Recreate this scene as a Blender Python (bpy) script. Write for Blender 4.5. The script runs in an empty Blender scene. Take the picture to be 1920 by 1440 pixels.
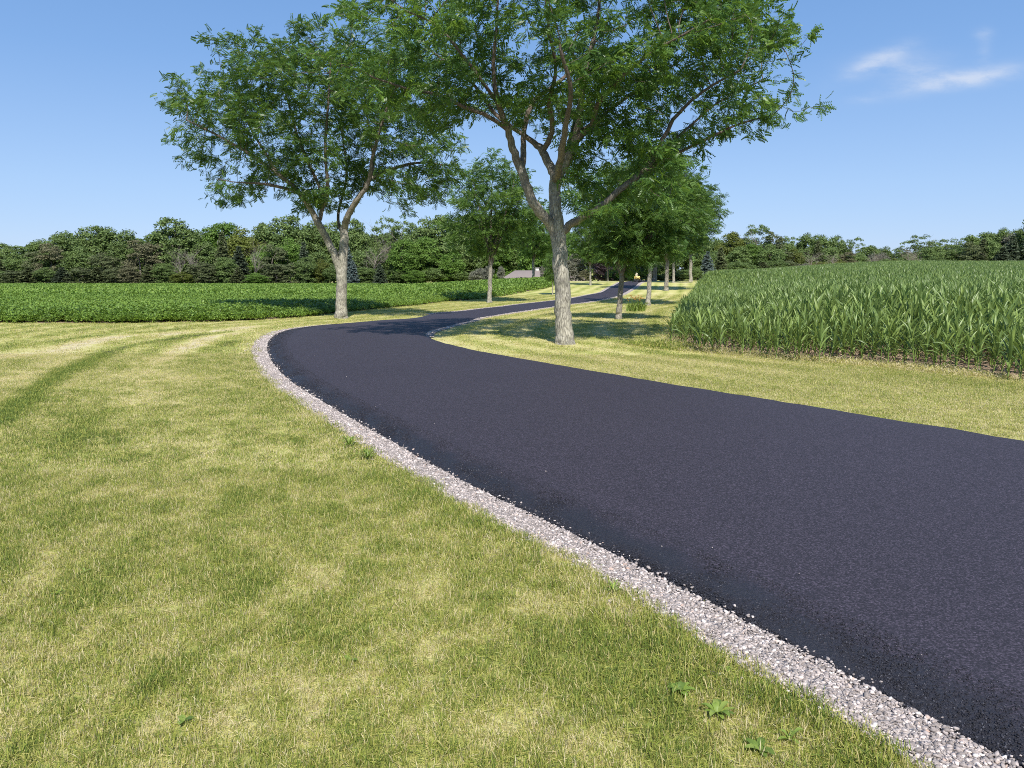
import bpy, math, random
import numpy as np
from math import radians as R, sin, cos, pi
S = bpy.context.scene; COL = S.collection
rng = np.random.default_rng(7); random.seed(7)

# ------------------------------------------------------------------ camera
F = 1450.0; PITCH = math.atan(210/F); EYE = 1.7
cam = bpy.data.objects.new('camera', bpy.data.cameras.new('camera')); COL.objects.link(cam)
cam.location = (0, 0, EYE); cam.rotation_euler = (R(90)-PITCH, 0, 0)
cam.data.sensor_width = 36; cam.data.lens = 36*F/1920; cam.data.clip_end = 6000; cam.data.clip_start = .05
S.camera = cam

def sm(t):
    t = np.clip(t, 0, 1); return t*t*(3-2*t)
def terrain(x, y):
    x = np.asarray(x, float); y = np.asarray(y, float)
    C = np.interp(y, [0,20,33,45,55,65,80,95,110,200,3000], [0,0,-.14,-.34,-.2,.12,.5,.6,.5,.3,.3])
    Lp = np.interp(y, [0,25,45,80,150,400,3000], [0,0,-.15,-.35,-.85,-1.5,-3])
    Rp = np.interp(y, [0,20,45,80,150,166,188,400,3000], [0,0,.15,.8,2.55,.9,-1.2,-2.5,-3])
    wl = sm((-x+4+.03*y)/(18+.08*y)); wr = sm((x-(.2*y+2))/(8+.25*y))
    z = C*(1-wl)*(1-wr)+Lp*wl+Rp*wr
    z = z-2.6*np.exp(-((x-5)/13)**2-((y-131)/13)**2)
    return z+.02*np.sin(x*.35+1)*np.sin(y*.27)*sm((y-4)/8)
def ray(px, py):
    dx = (px-960)/F; dy = (720-py)/F
    return np.array([dx, cos(PITCH)+dy*sin(PITCH), -sin(PITCH)+dy*cos(PITCH)])
def P(px, py):                      # the ground point seen at a photo position
    d = ray(px, py); ts = np.concatenate([np.arange(1.5, 60, .1), np.arange(60, 200, .5)])
    h = EYE+d[2]*ts-terrain(d[0]*ts, d[1]*ts)
    k = np.argmax(h < 0) if (h < 0).any() else len(ts)-1
    a, b = ts[k-1], ts[k]
    for _ in range(20):
        m = (a+b)/2
        if EYE+d[2]*m-terrain(d[0]*m, d[1]*m) > 0: a = m
        else: b = m
    return float(d[0]*a), float(d[1]*a)
def at(px, py, Y):                  # point at distance Y
    d = ray(px, py); t = Y/d[1]; return np.array([d[0]*t, Y, EYE+d[2]*t])

# ------------------------------------------------------------------ helpers
def tag(o, label=None, cat=None, group=None, kind=None):
    for k, v in (('label', label), ('category', cat), ('group', group), ('kind', kind)):
        if v: o[k] = v
    return o
def empty(name, loc=(0,0,0), rz=0):
    o = bpy.data.objects.new(name, None); COL.objects.link(o); o.location = loc; o.rotation_euler = (0,0,rz)
    o.empty_display_size = .2; return o
def mesh(name, V, Fc, mat, parent=None, smooth=False, attrs=None, link=True, loc=None):
    """V (n,3); Fc = array (m,k) or list of such arrays"""
    me = bpy.data.meshes.new(name); V = np.asarray(V, np.float32)
    if not isinstance(Fc, list): Fc = [Fc]
    Fc = [np.asarray(f, np.int32) for f in Fc if len(f)]
    idx = np.concatenate([f.ravel() for f in Fc]); tot = np.concatenate([np.full(len(f), f.shape[1], np.int32) for f in Fc])
    st = np.concatenate([[0], np.cumsum(tot)[:-1]]).astype(np.int32)
    me.vertices.add(len(V)); me.vertices.foreach_set('co', V.ravel())
    me.loops.add(len(idx)); me.loops.foreach_set('vertex_index', idx)
    me.polygons.add(len(tot)); me.polygons.foreach_set('loop_start', st); me.polygons.foreach_set('loop_total', tot)
    if smooth: me.polygons.foreach_set('use_smooth', np.ones(len(tot), bool))
    me.update(calc_edges=True); me.validate()
    for k, a in (attrs or {}).items():
        a = np.asarray(a, np.float32)
        at_ = me.attributes.new(k, 'FLOAT', 'POINT'); at_.data.foreach_set('value', a)
    if mat: me.materials.append(mat)
    o = bpy.data.objects.new(name, me)
    if link: COL.objects.link(o)
    if parent: o.parent = parent
    if loc is not None: o.location = loc
    return o
class MB:                            # collects quads / tris of small things
    def __init__(s): s.v = []; s.f4 = []; s.f3 = []
    def add(s, V, f4=(), f3=()):
        n = len(s.v); s.v += [tuple(v) for v in V]
        s.f4 += [tuple(i+n for i in f) for f in f4]; s.f3 += [tuple(i+n for i in f) for f in f3]
    def box(s, a, b, tx=1, ty=1):
        (x0,y0,z0),(x1,y1,z1) = a, b; cx, cy = (x0+x1)/2, (y0+y1)/2
        T = [(cx+(x-cx)*tx, cy+(y-cy)*ty, z1) for x, y in ((x0,y0),(x1,y0),(x1,y1),(x0,y1))]
        s.add([(x0,y0,z0),(x1,y0,z0),(x1,y1,z0),(x0,y1,z0)]+T, [(3,2,1,0),(4,5,6,7),(0,1,5,4),(1,2,6,5),(2,3,7,6),(3,0,4,7)])
    def tube(s, pts, rad, n=8):
        V, Fq = tube(np.array(pts, float), np.array(rad, float), n); s.add(V, Fq)
    def build(s, name, mat, parent=None, smooth=False, attrs=None):
        return mesh(name, np.array(s.v), [np.array(s.f4).reshape(-1,4), np.array(s.f3).reshape(-1,3)], mat, parent, smooth, attrs)
def tube(p, r, n):
    m = len(p); t = np.gradient(p, axis=0) if m > 1 else np.array([[0,0,1.]])
    t /= np.linalg.norm(t, axis=1)[:,None]+1e-9
    ref = np.array([1.,0,0]) if abs(t[0][0]) < .8 else np.array([0,1.,0])
    V = []
    for i in range(m):
        u = ref-t[i]*ref.dot(t[i]); u /= np.linalg.norm(u)+1e-9; ref = u; w = np.cross(t[i], u)
        a = np.arange(n)*2*pi/n; V.append(p[i]+r[i]*(np.cos(a)[:,None]*u+np.sin(a)[:,None]*w))
    V = np.concatenate(V); Fq = []
    for i in range(m-1):
        for k in range(n):
            a = i*n+k; b = i*n+(k+1)%n; Fq.append((a, b, b+n, a+n))
    return V, Fq
def hash2(ix, iy, s):
    h = np.sin(ix*127.1+iy*311.7+s*74.7)*43758.5453; return h-np.floor(h)
def vnoise(x, y, s=0):
    ix, iy = np.floor(x), np.floor(y); fx, fy = sm(x-ix), sm(y-iy)
    return (hash2(ix,iy,s)*(1-fx)+hash2(ix+1,iy,s)*fx)*(1-fy)+(hash2(ix,iy+1,s)*(1-fx)+hash2(ix+1,iy+1,s)*fx)*fy
def fbm(x, y, s=0, o=4):
    v = 0; a = .5; t = 0
    for i in range(o): v = v+a*vnoise(x*2**i, y*2**i, s+i); t += a; a *= .5
    return v/t
def catmull(pts, k=6):
    p = np.array(pts, float); q = np.vstack([2*p[0]-p[1], p, 2*p[-1]-p[-2]]); out = []
    for i in range(1, len(q)-2):
        for t in np.arange(k)/k:
            a, b, c, d = q[i-1], q[i], q[i+1], q[i+2]
            out.append(.5*((2*b)+(c-a)*t+(2*a-5*b+4*c-d)*t*t+(3*b-a-3*c+d)*t**3))
    out.append(p[-1]); return np.array(out)
def inside(x, y, poly):
    r = np.zeros(len(x), bool); n = len(poly)
    for i in range(n):
        x0, y0 = poly[i]; x1, y1 = poly[(i+1)%n]
        if y0 == y1: continue
        c = ((y0 > y) != (y1 > y)) & (x < (x1-x0)*(y-y0)/(y1-y0)+x0); r ^= c
    return r
def dist(x, y, line):                # distance to an open polyline
    d = np.full(len(x), 1e9)
    for i in range(len(line)-1):
        ax, ay = line[i]; bx, by = line[i+1]; vx, vy = bx-ax, by-ay; L = vx*vx+vy*vy+1e-12
        t = np.clip(((x-ax)*vx+(y-ay)*vy)/L, 0, 1); d = np.minimum(d, (x-ax-t*vx)**2+(y-ay-t*vy)**2)
    return np.sqrt(d)

# ------------------------------------------------------------------ materials
def mat_new(name):
    m = bpy.data.materials.new(name); m.use_nodes = True; n = m.node_tree; n.nodes.clear(); return m, n
class NT:
    def __init__(s, n): s.n = n
    def __call__(s, t, ins=None, **k):
        nd = s.n.nodes.new(t)
        for a, v in k.items(): setattr(nd, a, v)
        for a, v in (ins or {}).items():
            if isinstance(v, bpy.types.NodeSocket): s.n.links.new(v, nd.inputs[a])
            else: nd.inputs[a].default_value = v
        return nd
    def mix(s, f, a, b):
        nd = s('ShaderNodeMix', data_type='RGBA'); 
        for i, v in ((0, f), (6, a), (7, b)):
            if isinstance(v, bpy.types.NodeSocket): s.n.links.new(v, nd.inputs[i])
            else: nd.inputs[i].default_value = v if i == 0 else (*v, 1)
        return nd.outputs[2]
    def math(s, op, a, b=0, c=0, clamp=False):
        nd = s('ShaderNodeMath', operation=op, use_clamp=clamp)
        for i, v in ((0, a), (1, b), (2, c)):
            if isinstance(v, bpy.types.NodeSocket): s.n.links.new(v, nd.inputs[i])
            else: nd.inputs[i].default_value = v
        return nd.outputs[0]
    def ramp(s, f, stops):
        nd = s('ShaderNodeValToRGB'); s.n.links.new(f, nd.inputs[0]); e = nd.color_ramp.elements
        while len(e) < len(stops): e.new(.5)
        for el, (p, c) in zip(e, stops): el.position = p; el.color = (*c, 1) if len(c) == 3 else c
        return nd.outputs[0]
    def noise(s, scale, detail=3, vec=None, rough=.55):
        nd = s('ShaderNodeTexNoise', {'Scale': scale, 'Detail': detail, 'Roughness': rough})
        if vec is not None: s.n.links.new(vec, nd.inputs['Vector'])
        return nd.outputs[0]
    def out(s, sh): s.n.links.new(sh, s('ShaderNodeOutputMaterial').inputs[0])
    def pos(s): return s('ShaderNodeNewGeometry').outputs['Position']
    def attr(s, name, typ='GEOMETRY'): return s('ShaderNodeAttribute', attribute_name=name, attribute_type=typ).outputs['Fac']
    def bump(s, h, st=.5, d=.01): return s('ShaderNodeBump', {'Strength': st, 'Distance': d, 'Height': h}).outputs[0]
def leafmat(name, cols, trans=.3, rough=.5, spec=.35, attr='rn', inst=None, noise=None, tmul=1.05):
    """leaf colour picked per leaf (attribute) and shifted per tree / plant (instance attribute or object random)"""
    m, n = mat_new(name); N = NT(n); f = N.attr(attr)
    if inst: f = N.math('ADD', N.math('MULTIPLY', f, .6), N.math('MULTIPLY', N.attr(inst, 'INSTANCER'), .4))
    elif noise:
        f = N.math('ADD', N.math('MULTIPLY', f, .55), N.math('MULTIPLY', N.math('SUBTRACT', N.noise(noise, 2, N('ShaderNodeTexCoord').outputs['Object']), .15), .65))
    c = N.ramp(f, [(i/(len(cols)-1), k) for i, k in enumerate(cols)])
    hsv = N('ShaderNodeHueSaturation', {'Color': c, 'Value': N.math('MULTIPLY_ADD', N('ShaderNodeObjectInfo').outputs['Random'], .3, .85)})
    b = N('ShaderNodeBsdfPrincipled', {'Base Color': hsv.outputs[0], 'Roughness': rough, 'Specular IOR Level': spec})
    tc = N.mix(.35, hsv.outputs[0], (cols[-1][0]*tmul, cols[-1][1]*tmul, cols[-1][2]*.6))
    t = N('ShaderNodeBsdfTranslucent', {'Color': tc})
    mx = N('ShaderNodeMixShader', {0: trans, 1: b.outputs[0], 2: t.outputs[0]}); N.out(mx.outputs[0]); return m
def plain(name, col, rough=.7, spec=.3, metal=0, var=.25, scale=6):
    m, n = mat_new(name); N = NT(n)
    f = N.noise(scale, 4, N('ShaderNodeTexCoord').outputs['Object'])
    c = N.mix(f, tuple(v*(1-var) for v in col), tuple(v*(1+var) for v in col))
    b = N('ShaderNodeBsdfPrincipled', {'Base Color': c, 'Roughness': rough, 'Specular IOR Level': spec, 'Metallic': metal, 'Normal': N.bump(f, .3, .01)})
    N.out(b.outputs[0]); return m

def bark_mat(name, light, dark, sc=1., young=None):
    m, n = mat_new(name); N = NT(n); tc = N('ShaderNodeTexCoord').outputs['Object']
    mp = N('ShaderNodeMapping', {'Vector': tc, 'Scale': (16*sc, 16*sc, 3.*sc)}).outputs[0]
    v = N('ShaderNodeTexVoronoi', {'Vector': mp, 'Scale': 1.6, 'Randomness': 1.}, feature='DISTANCE_TO_EDGE').outputs[0]
    nz = N.noise(2.5, 6, mp, .65); patch = N.noise(1.6, 3, tc)
    f = N.math('MULTIPLY', N.math('ADD', N.math('MULTIPLY', N.math('MINIMUM', N.math('MULTIPLY', v, 5.), 1.), .45), .55), nz)
    c = N.ramp(f, [(.18, dark), (.33, tuple((a+b)/2 for a, b in zip(light, dark))), (.48, light), (.8, tuple(min(1, a*1.25) for a in light))])
    c = N.mix(N.ramp(patch, [(.50, (0,0,0)), (.66, (.45,.45,.45))]), c, (.15, .155, .11))
    c = N.mix(N.ramp(N.noise(4.5, 4, tc, .7), [(.47, (0,0,0)), (.62, (.5,.5,.5))]), c, (.12, .105, .10))
    if young: c = N.mix(N.ramp(N.attr('rad'), [(.045, (.88,.88,.88)), (.15, (0,0,0))]), c, N.mix(f, tuple(q*.5 for q in young), tuple(q*1.5 for q in young)))  # thin limbs: brown young bark, with the limbs' own shade painted in
    b = N('ShaderNodeBsdfPrincipled', {'Base Color': c, 'Roughness': .85, 'Specular IOR Level': .2, 'Normal': N.bump(f, .8, .02)})
    N.out(b.outputs[0]); return m

M = {}
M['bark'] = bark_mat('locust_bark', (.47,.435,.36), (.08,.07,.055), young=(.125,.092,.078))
M['limb'] = M['bark']
M['woodbark'] = bark_mat('wood_bark', (.22,.19,.16), (.07,.06,.05))
M['deadwood'] = bark_mat('dead_wood', (.38,.33,.28), (.18,.15,.13))
M['locust'] = leafmat('locust_leaf', [(.035,.08,.034), (.07,.15,.04), (.135,.245,.042), (.30,.42,.05)], .42, .42, .5, noise=.8)
M['locust_far'] = leafmat('locust_leaf_far', [(.05,.105,.032), (.085,.165,.038), (.14,.24,.045), (.23,.34,.055)], .4, .5, .4, noise=.5)
M['broad'] = leafmat('broadleaf', [(.055,.10,.032), (.10,.155,.045), (.15,.215,.06), (.20,.27,.075)], .2, .55, .3, noise=.4)
M['bright'] = leafmat('bright_broadleaf', [(.06,.12,.02), (.10,.18,.03), (.14,.24,.04), (.18,.28,.05)], .25, .55, .3, noise=.4)
M['yellow'] = leafmat('yellowish_leaf', [(.07,.10,.02), (.11,.14,.025), (.15,.18,.035), (.20,.21,.04)], .25, .55, .3, noise=.4)
M['olive'] = leafmat('olive_conifer', [(.06,.085,.035), (.095,.12,.05), (.135,.16,.07), (.18,.19,.09)], .1, .6, .25, noise=.4)
M['spruce'] = leafmat('spruce_needle', [(.04,.06,.035), (.065,.09,.05), (.095,.125,.075), (.125,.155,.10)], .08, .6, .3, noise=.5)
M['blue'] = leafmat('blue_spruce', [(.08,.11,.10), (.12,.16,.15), (.17,.22,.21), (.22,.27,.26)], .08, .6, .3, noise=.5)
M['grey'] = leafmat('grey_leaf', [(.10,.11,.075), (.15,.155,.11), (.19,.19,.14), (.25,.24,.19)], .15, .6, .3, noise=.5)
M['brown'] = leafmat('brown_conifer', [(.085,.085,.045), (.12,.12,.065), (.16,.155,.085), (.20,.19,.11)], .1, .7, .2, noise=.5)
M['purple'] = leafmat('purple_leaf', [(.028,.02,.024), (.045,.03,.036), (.07,.045,.05), (.09,.06,.06)], .12, .5, .4, noise=.5)
M['corn'] = leafmat('corn_leaf', [(.10,.16,.05), (.16,.24,.07), (.225,.315,.085), (.32,.41,.10)], .32, .42, .5, inst='dry')
M['cornone'] = leafmat('corn_leaf_near', [(.10,.16,.05), (.16,.24,.07), (.225,.315,.085), (.32,.41,.10)], .32, .42, .5)
M['corndry'] = plain('dry_corn_leaf', (.36,.27,.17), .8)
M['stalk'] = plain('corn_stalk', (.16,.24,.05), .5, .4)
M['bean'] = leafmat('soybean_leaf', [(.10,.18,.03), (.15,.25,.04), (.205,.315,.05), (.29,.39,.065)], .28, .5, .35, inst='dry')
M['weed'] = leafmat('weed_leaf', [(.12,.19,.035), (.18,.27,.045), (.24,.34,.06), (.30,.38,.08)], .25, .5, .4)

# grass blades: greenness from the lawn pattern (instance attribute) and per blade
def grassmat():
    m, n = mat_new('grass_blade'); N = NT(n)
    b = N.attr('rn'); d = N.attr('dry', 'INSTANCER'); t = N.attr('tip')
    f = N.math('ADD', N.math('MULTIPLY', b, 1.0), N.math('MULTIPLY', d, .66), clamp=False)
    c = N.ramp(N.math('SUBTRACT', f, .33), [(0, (.14,.23,.035)), (.22, (.25,.33,.045)), (.42, (.40,.44,.075)), (.6, (.54,.53,.135)), (.8, (.68,.58,.26)), (1, (.80,.70,.44))])
    c = N.mix(N.math('MULTIPLY', N.math('SUBTRACT', 1., t), .35), c, (.30,.25,.13))
    p = N('ShaderNodeBsdfPrincipled', {'Base Color': c, 'Roughness': .55, 'Specular IOR Level': .3})
    tr = N('ShaderNodeBsdfTranslucent', {'Color': c})
    N.out(N('ShaderNodeMixShader', {0: .38, 1: p.outputs[0], 2: tr.outputs[0]}).outputs[0]); return m
M['grass'] = grassmat()
def groundmat():
    m, n = mat_new('lawn_ground'); N = NT(n); p = N.pos()
    d = N.attr('dry'); fine = N.noise(38, 5, p, .7); mid = N.noise(5, 4, p)
    f = N.math('ADD', N.math('MULTIPLY', d, .8), N.math('ADD', N.math('MULTIPLY', N.math('SUBTRACT', fine, .5), .75), N.math('MULTIPLY', N.math('SUBTRACT', mid, .5), .4)))
    c = N.ramp(N.math('ADD', f, .03), [(0, (.10,.10,.04)), (.25, (.22,.25,.06)), (.45, (.37,.385,.11)), (.65, (.52,.49,.19)), (.85, (.60,.55,.26)), (1, (.60,.52,.33))])
    b = N('ShaderNodeBsdfPrincipled', {'Base Color': c, 'Roughness': .9, 'Specular IOR Level': .1, 'Normal': N.bump(fine, .8, .03)})
    N.out(b.outputs[0]); return m
M['ground'] = groundmat()
def soilmat():
    m, n = mat_new('field_soil'); N = NT(n); p = N.pos(); f = N.noise(14, 6, p, .7)
    c = N.ramp(f, [(.25, (.16,.11,.075)), (.5, (.33,.24,.17)), (.75, (.50,.38,.28))])
    N.out(N('ShaderNodeBsdfPrincipled', {'Base Color': c, 'Roughness': .95, 'Specular IOR Level': .1, 'Normal': N.bump(f, 1, .05)}).outputs[0]); return m
M['soil'] = soilmat()
def asphaltmat():
    m, n = mat_new('asphalt'); N = NT(n); p = N.pos()
    e = N.attr('edge'); big = N.noise(.35, 3, p); grit = N.noise(110, 5, p, .8); g2 = N.noise(48, 3, p, .7); wob = N.noise(3.0, 4, p)
    vor = N('ShaderNodeTexVoronoi', {'Vector': p, 'Scale': 75.}, feature='F1')
    ed = N.math('ADD', e, N.math('MULTIPLY', N.math('SUBTRACT', wob, .5), .35))
    rav = N.ramp(ed, [(.04, (1,1,1)), (.22, (.8,.8,.8)), (.36, (.2,.2,.2)), (.6, (0,0,0))])
    base = N.mix(big, (.027,.0215,.030), (.035,.029,.039))
    spk = N.ramp(grit, [(.30, (.2,.2,.22)), (.46, (.85,.85,.85)), (.58, (1.2,1.18,1.2)), (.70, (3.2,3.,3.))])
    smooth = N('ShaderNodeMix', data_type='RGBA', blend_type='MULTIPLY'); smooth.inputs[0].default_value = 1
    n.links.new(base, smooth.inputs[6]); n.links.new(spk, smooth.inputs[7])
    cell = N.math('MULTIPLY_ADD', N.math('POWER', N('ShaderNodeSeparateColor', {0: N('ShaderNodeTexVoronoi', {'Vector': p, 'Scale': 130.}, feature='F1').outputs['Color']}).outputs[0], 2.5), 1.9, .52)
    sm2 = N('ShaderNodeVectorMath', {0: smooth.outputs[2], 'Scale': cell}, operation='SCALE').outputs[0]
    coarse = N.mix(N.math('POWER', g2, 2.), (.008,.008,.012), (.045,.042,.056))  # rough ravelled edge, self-shadow of its texture put into the darker colour
    c = N.mix(rav, sm2, coarse)
    fl = N.ramp(N('ShaderNodeTexVoronoi', {'Vector': p, 'Scale': 24.}, feature='F1').outputs['Distance'], [(.035, (1,1,1)), (.06, (0,0,0))])
    c = N.mix(N.math('MULTIPLY', fl, N.ramp(N.noise(9, 2, p), [(.6, (0,0,0)), (.75, (.6,.6,.6))])), c, (.30,.28,.26))
    h = N.math('ADD', N.math('MULTIPLY', grit, .25), N.math('MULTIPLY', N.noise(70, 4, p, .8), N.math('MULTIPLY_ADD', rav, 2.6, .25)))
    b = N('ShaderNodeBsdfPrincipled', {'Base Color': c, 'Roughness': N.math('MULTIPLY_ADD', rav, -.25, .72), 'Specular IOR Level': .5, 'Normal': N.bump(h, .8, .008)})
    N.out(b.outputs[0]); return m
M['asphalt'] = asphaltmat()
def stonemat(name, cols):
    m, n = mat_new(name); N = NT(n)
    c = N.ramp(N.attr('dry', 'INSTANCER'), cols); f = N.noise(60, 3, N.pos())
    mx = N('ShaderNodeMix', data_type='RGBA', blend_type='MULTIPLY'); mx.inputs[0].default_value = 1
    n.links.new(c, mx.inputs[6]); n.links.new(N.ramp(f, [(.3, (.7,.7,.7)), (.7, (1.1,1.1,1.1))]), mx.inputs[7])
    N.out(N('ShaderNodeBsdfPrincipled', {'Base Color': mx.outputs[2], 'Roughness': .75, 'Specular IOR Level': .35}).outputs[0]); return m
M['stone'] = stonemat('limestone_chip', [(0, (.25,.215,.195)), (.45, (.37,.32,.295)), (.72, (.49,.42,.385)), (.88, (.68,.59,.54)), (.96, (.76,.69,.63)), (1, (.52,.36,.28))])
M['crumb'] = stonemat('asphalt_crumb', [(0, (.010,.010,.014)), (.7, (.03,.03,.042)), (1, (.085,.085,.10))])
def gravelbed():
    m, n = mat_new('gravel_bed'); N = NT(n); p = N.pos()
    v = N('ShaderNodeTexVoronoi', {'Vector': p, 'Scale': 55.}, feature='F1')
    c = N.mix(v.outputs['Distance'], (.42,.37,.35), (.24,.21,.20)); c = N.mix(N.noise(70, 3, p), c, (.50,.45,.42))
    N.out(N('ShaderNodeBsdfPrincipled', {'Base Color': c, 'Roughness': .9, 'Specular IOR Level': .2, 'Normal': N.bump(v.outputs['Distance'], 1, .02)}).outputs[0]); return m
M['bed'] = gravelbed()

# ------------------------------------------------------------------ driveway edges (left / right, matched)
LR = [((4.6,-3.5),(9.9,.6)), ((3.1,-.2),(8.2,3.2)), ((1.71,2.48),(6.4,5.9)), ((.63,4.41),(5.19,7.67)), ((-.42,6.1),(4.15,9.2)), ((-1.44,7.98),(3.12,10.7)), ((-2.35,9.7),(2.2,12.1)),
      ((-3.46,11.91),(.8,14.4)), ((-4.37,14.05),(-.7,16.82)), ((-5.27,16.53),(-1.75,19.0)), ((-5.99,18.97),(-2.21,20.55)), ((-6.5,21.4),(-2.36,21.4)), ((-6.63,23.06),(-2.38,22.22)),
      ((-6.39,24.67),(-2.28,23.1)), ((-5.7,26.5),(-2.1,24.2)), ((-4.85,28.4),(-1.85,25.9)), ((-3.81,30.26),(-1.5,27.7))]
PX = [((815,588.5),(898,597)), ((865,584),(930,592)), ((920,577.5),(985,583.5)), ((961,572.5),(1039,575)), ((1039,564),(1100,567)), ((1080,558),(1135,560.5)), ((1107,552.6),(1153,556.7)),
      ((1129,548),(1168,551)), ((1142,540.4),(1182,543)), ((1157,532.5),(1194,534.5)), ((1166,529),(1203,529.5))]
pairs = LR+[(P(*a), P(*b)) for a, b in PX]
print('far road', pairs[-3:])
lx, ly = pairs[-1][0]; rx, ry = pairs[-1][1]; pairs += [((lx+4, ly+14), (rx+4, ry+14)), ((lx+7, ly+26), (rx+7, ry+26))]
Lc = catmull([a for a, b in pairs], 8); Rc = catmull([b for a, b in pairs], 8)
ROAD = list(map(tuple, Lc))+list(map(tuple, Rc[::-1]))
XS = np.array([0,.06,.16,.3,.45,.7,1.2])                 # metres in from the edge
def wob(i, s, a): return a*(fbm(np.array([i*.37]), np.array([s*7.3]), s)[0]-.5)*2
V = []; ED = []; K = 2*len(XS)+3
for i in range(len(Lc)):
    a, b = Lc[i], Rc[i]; w = np.linalg.norm(b-a); u = (b-a)/w
    nearf = float(np.clip(1.5-a[1]/30, .3, 1))
    offs = list(XS*nearf*min(1, w/4))+[w*.38, w*.5, w*.62]+list(w-(XS*nearf*min(1, w/4))[::-1])
    j0 = wob(i, 3, .045); j1 = wob(i, 5, .05)
    for k, o in enumerate(offs):
        q = a+u*(o+(j0 if k < 2 else 0)-(j1 if k > K-3 else 0)); e = min(o, w-o)
        h = np.interp(e, [0,.06,.16,.35,.7], [-.01,.012,.028,.042,.05])
        if e < .35: h += random.uniform(-.004, .004)
        V.append((q[0], q[1], float(terrain(q[0], q[1]))+h+.004+.02*sm((q[1]-30)/40))); ED.append(o if o < w/2 else (w-o)*2.2+.12)
V = np.array(V); n0 = len(Lc)
Fq = [(i*K+k, i*K+k+1, (i+1)*K+k+1, (i+1)*K+k) for i in range(n0-1) for k in range(K-1)]
tag(mesh('driveway', V, np.array(Fq), M['asphalt'], smooth=True, attrs={'edge': ED}), kind='structure')

# ------------------------------------------------------------------ lawn pattern
bp = [(-90,25.6), (-17.2,25.97), (-13.46,25.7), (-10.46,27.1), (-9.37,28.6), (-8.38,30.6)]+[P(*q) for q in [(700,580),(830,566),(900,561),(960,552),(1000,545),(1030,538),(1042,532)]]
BEANS = bp+[(bp[-1][0]+1, bp[-1][1]+14), (-2,112), (-20,146), (-130,150), (-130,26)]
cp = [(7.93,11.85), (6.98,13.3), (5.8,14.5), (4.78,15.6), (3.95,16.7), (3.75,18.4)]+[P(*q) for q in [(1272,615),(1285,590),(1297,565),(1305,548),(1310,538)]]
print('corn', cp)
CORN = [(30,-6), (14,6.2)]+cp+[(cp[-1][0]+12, cp[-1][1]+32), (48,150), (170,152), (170,0)]
ruts = [([(0,795),(60,742),(121,699),(162,682),(198,666),(229,653),(271,643),(333,634.6),(430,622)], -.34, .16),
        ([(0,657),(125,636),(208,628),(312,620),(430,612)], -.18, .18), ([(10,672),(83,659),(179,639),(250,630),(396,621),(470,612)], .30, .35),
        ([(230,760),(291,690),(333,661),(365,645),(400,632),(470,620)], .26, .28), ([(0,720),(90,690),(170,660),(260,640)], .12, .3), ([(110,860),(200,760),(280,710),(330,680),(380,655),(450,640)], -.16, .2)]
ruts = [(catmull([P(*q) for q in r], 3), a*1.6, w*1.35) for r, a, w in ruts]
def dryness(x, y, fine=True):
    big = fbm(x*.5, y*.5, 11, 3); md = fbm(x*3.4+y*.7, y*2.6, 21, 4); sml = fbm(x*8, y*7, 31, 3)
    rl = dist(x, y, Lc[::2]); rr = dist(x, y, Rc[::2]); left = rl < rr; calm = np.where(left, 1-.35*sm((y-12)/8), .45)
    d = .53+(big-.5)*.3+((md-.5)*.8+(sml-.5)*.9)*calm
    rl = dist(x, y, Lc[::2]); rr = dist(x, y, Rc[::2]); left = rl < rr
    st = np.where(left, np.sin(rl*2*pi/1.25+.6*np.sin(y*.2)), np.sin(rr*2*pi/1.15+.5))
    fade = sm((y-9)/10)
    d = d+st*(.03+.20*fade)*np.where(left, .8, 1)
    d = d+.10*fade+.10*(~left)-.16*np.exp(-rl/.35)*(y < 24)-.04*np.exp(-(rl/2.2)**2)*sm((16-y)/9)
    for ln, a, w in ruts:
        m = dist(x, y, ln); d = d+1.35*a*np.exp(-(m/w)**2)*(.75+.5*sml)
    c = dist(x, y, cp); d = d-.2*np.exp(-(np.abs(c-.9)/.35)**2)*(x > 0)
    return d
print('ruts', [tuple(np.round(r[0][0], 1)) for r in ruts])
# one sheet of ground: fine in front, reaching the horizon
ang = np.radians(np.concatenate([np.arange(-180,-48,6), np.arange(-48,48.01,.35), np.arange(54,181,6)])); rr_ = np.concatenate([[.01], np.geomspace(1, 130, 300), np.geomspace(134, 3500, 45)])
A_, R_ = np.meshgrid(ang, rr_); gx = (R_*np.sin(A_)).ravel(); gy = (R_*np.cos(A_)).ravel()
gz = terrain(gx, gy); na = len(ang); nr = len(rr_)
ii = (np.arange(nr-1)[:,None]*na+np.arange(na-1)[None,:]).ravel()
tag(mesh('ground', np.stack([gx,gy,gz],1), np.stack([ii, ii+1, ii+na+1, ii+na],1), M['ground'], smooth=True, attrs={'dry': dryness(gx, gy)}), kind='structure')
# field soil sheets
def sheet(name, poly, mat, step, lift, box):
    xs = np.arange(box[0], box[1], step); ys = np.arange(box[2], box[3], step); X, Y = np.meshgrid(xs, ys); n = len(xs)
    x, y = X.ravel(), Y.ravel(); ok = inside(x, y, poly)
    k = (np.arange(len(ys)-1)[:,None]*n+np.arange(n-1)[None,:]).ravel(); q = np.stack([k,k+1,k+n+1,k+n],1)
    q = q[ok[q].all(1)]; u, inv = np.unique(q, return_inverse=True)
    return tag(mesh(name, np.stack([x[u], y[u], terrain(x[u], y[u])+lift],1), inv.reshape(-1,4), mat, smooth=True), kind='structure')
nearc = [(30,-6),(14,6.0)]+[(a+.12, b+.10) for a, b in cp[:6]]+cp[6:]+CORN[-4:]
sheet('corn_field_soil', nearc, M['soil'], .3, .012, (2, 32, 2, 40)); sheet('corn_field_far_soil', CORN, M['soil'], 2, -.03, (4, 160, 36, 152))
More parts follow.
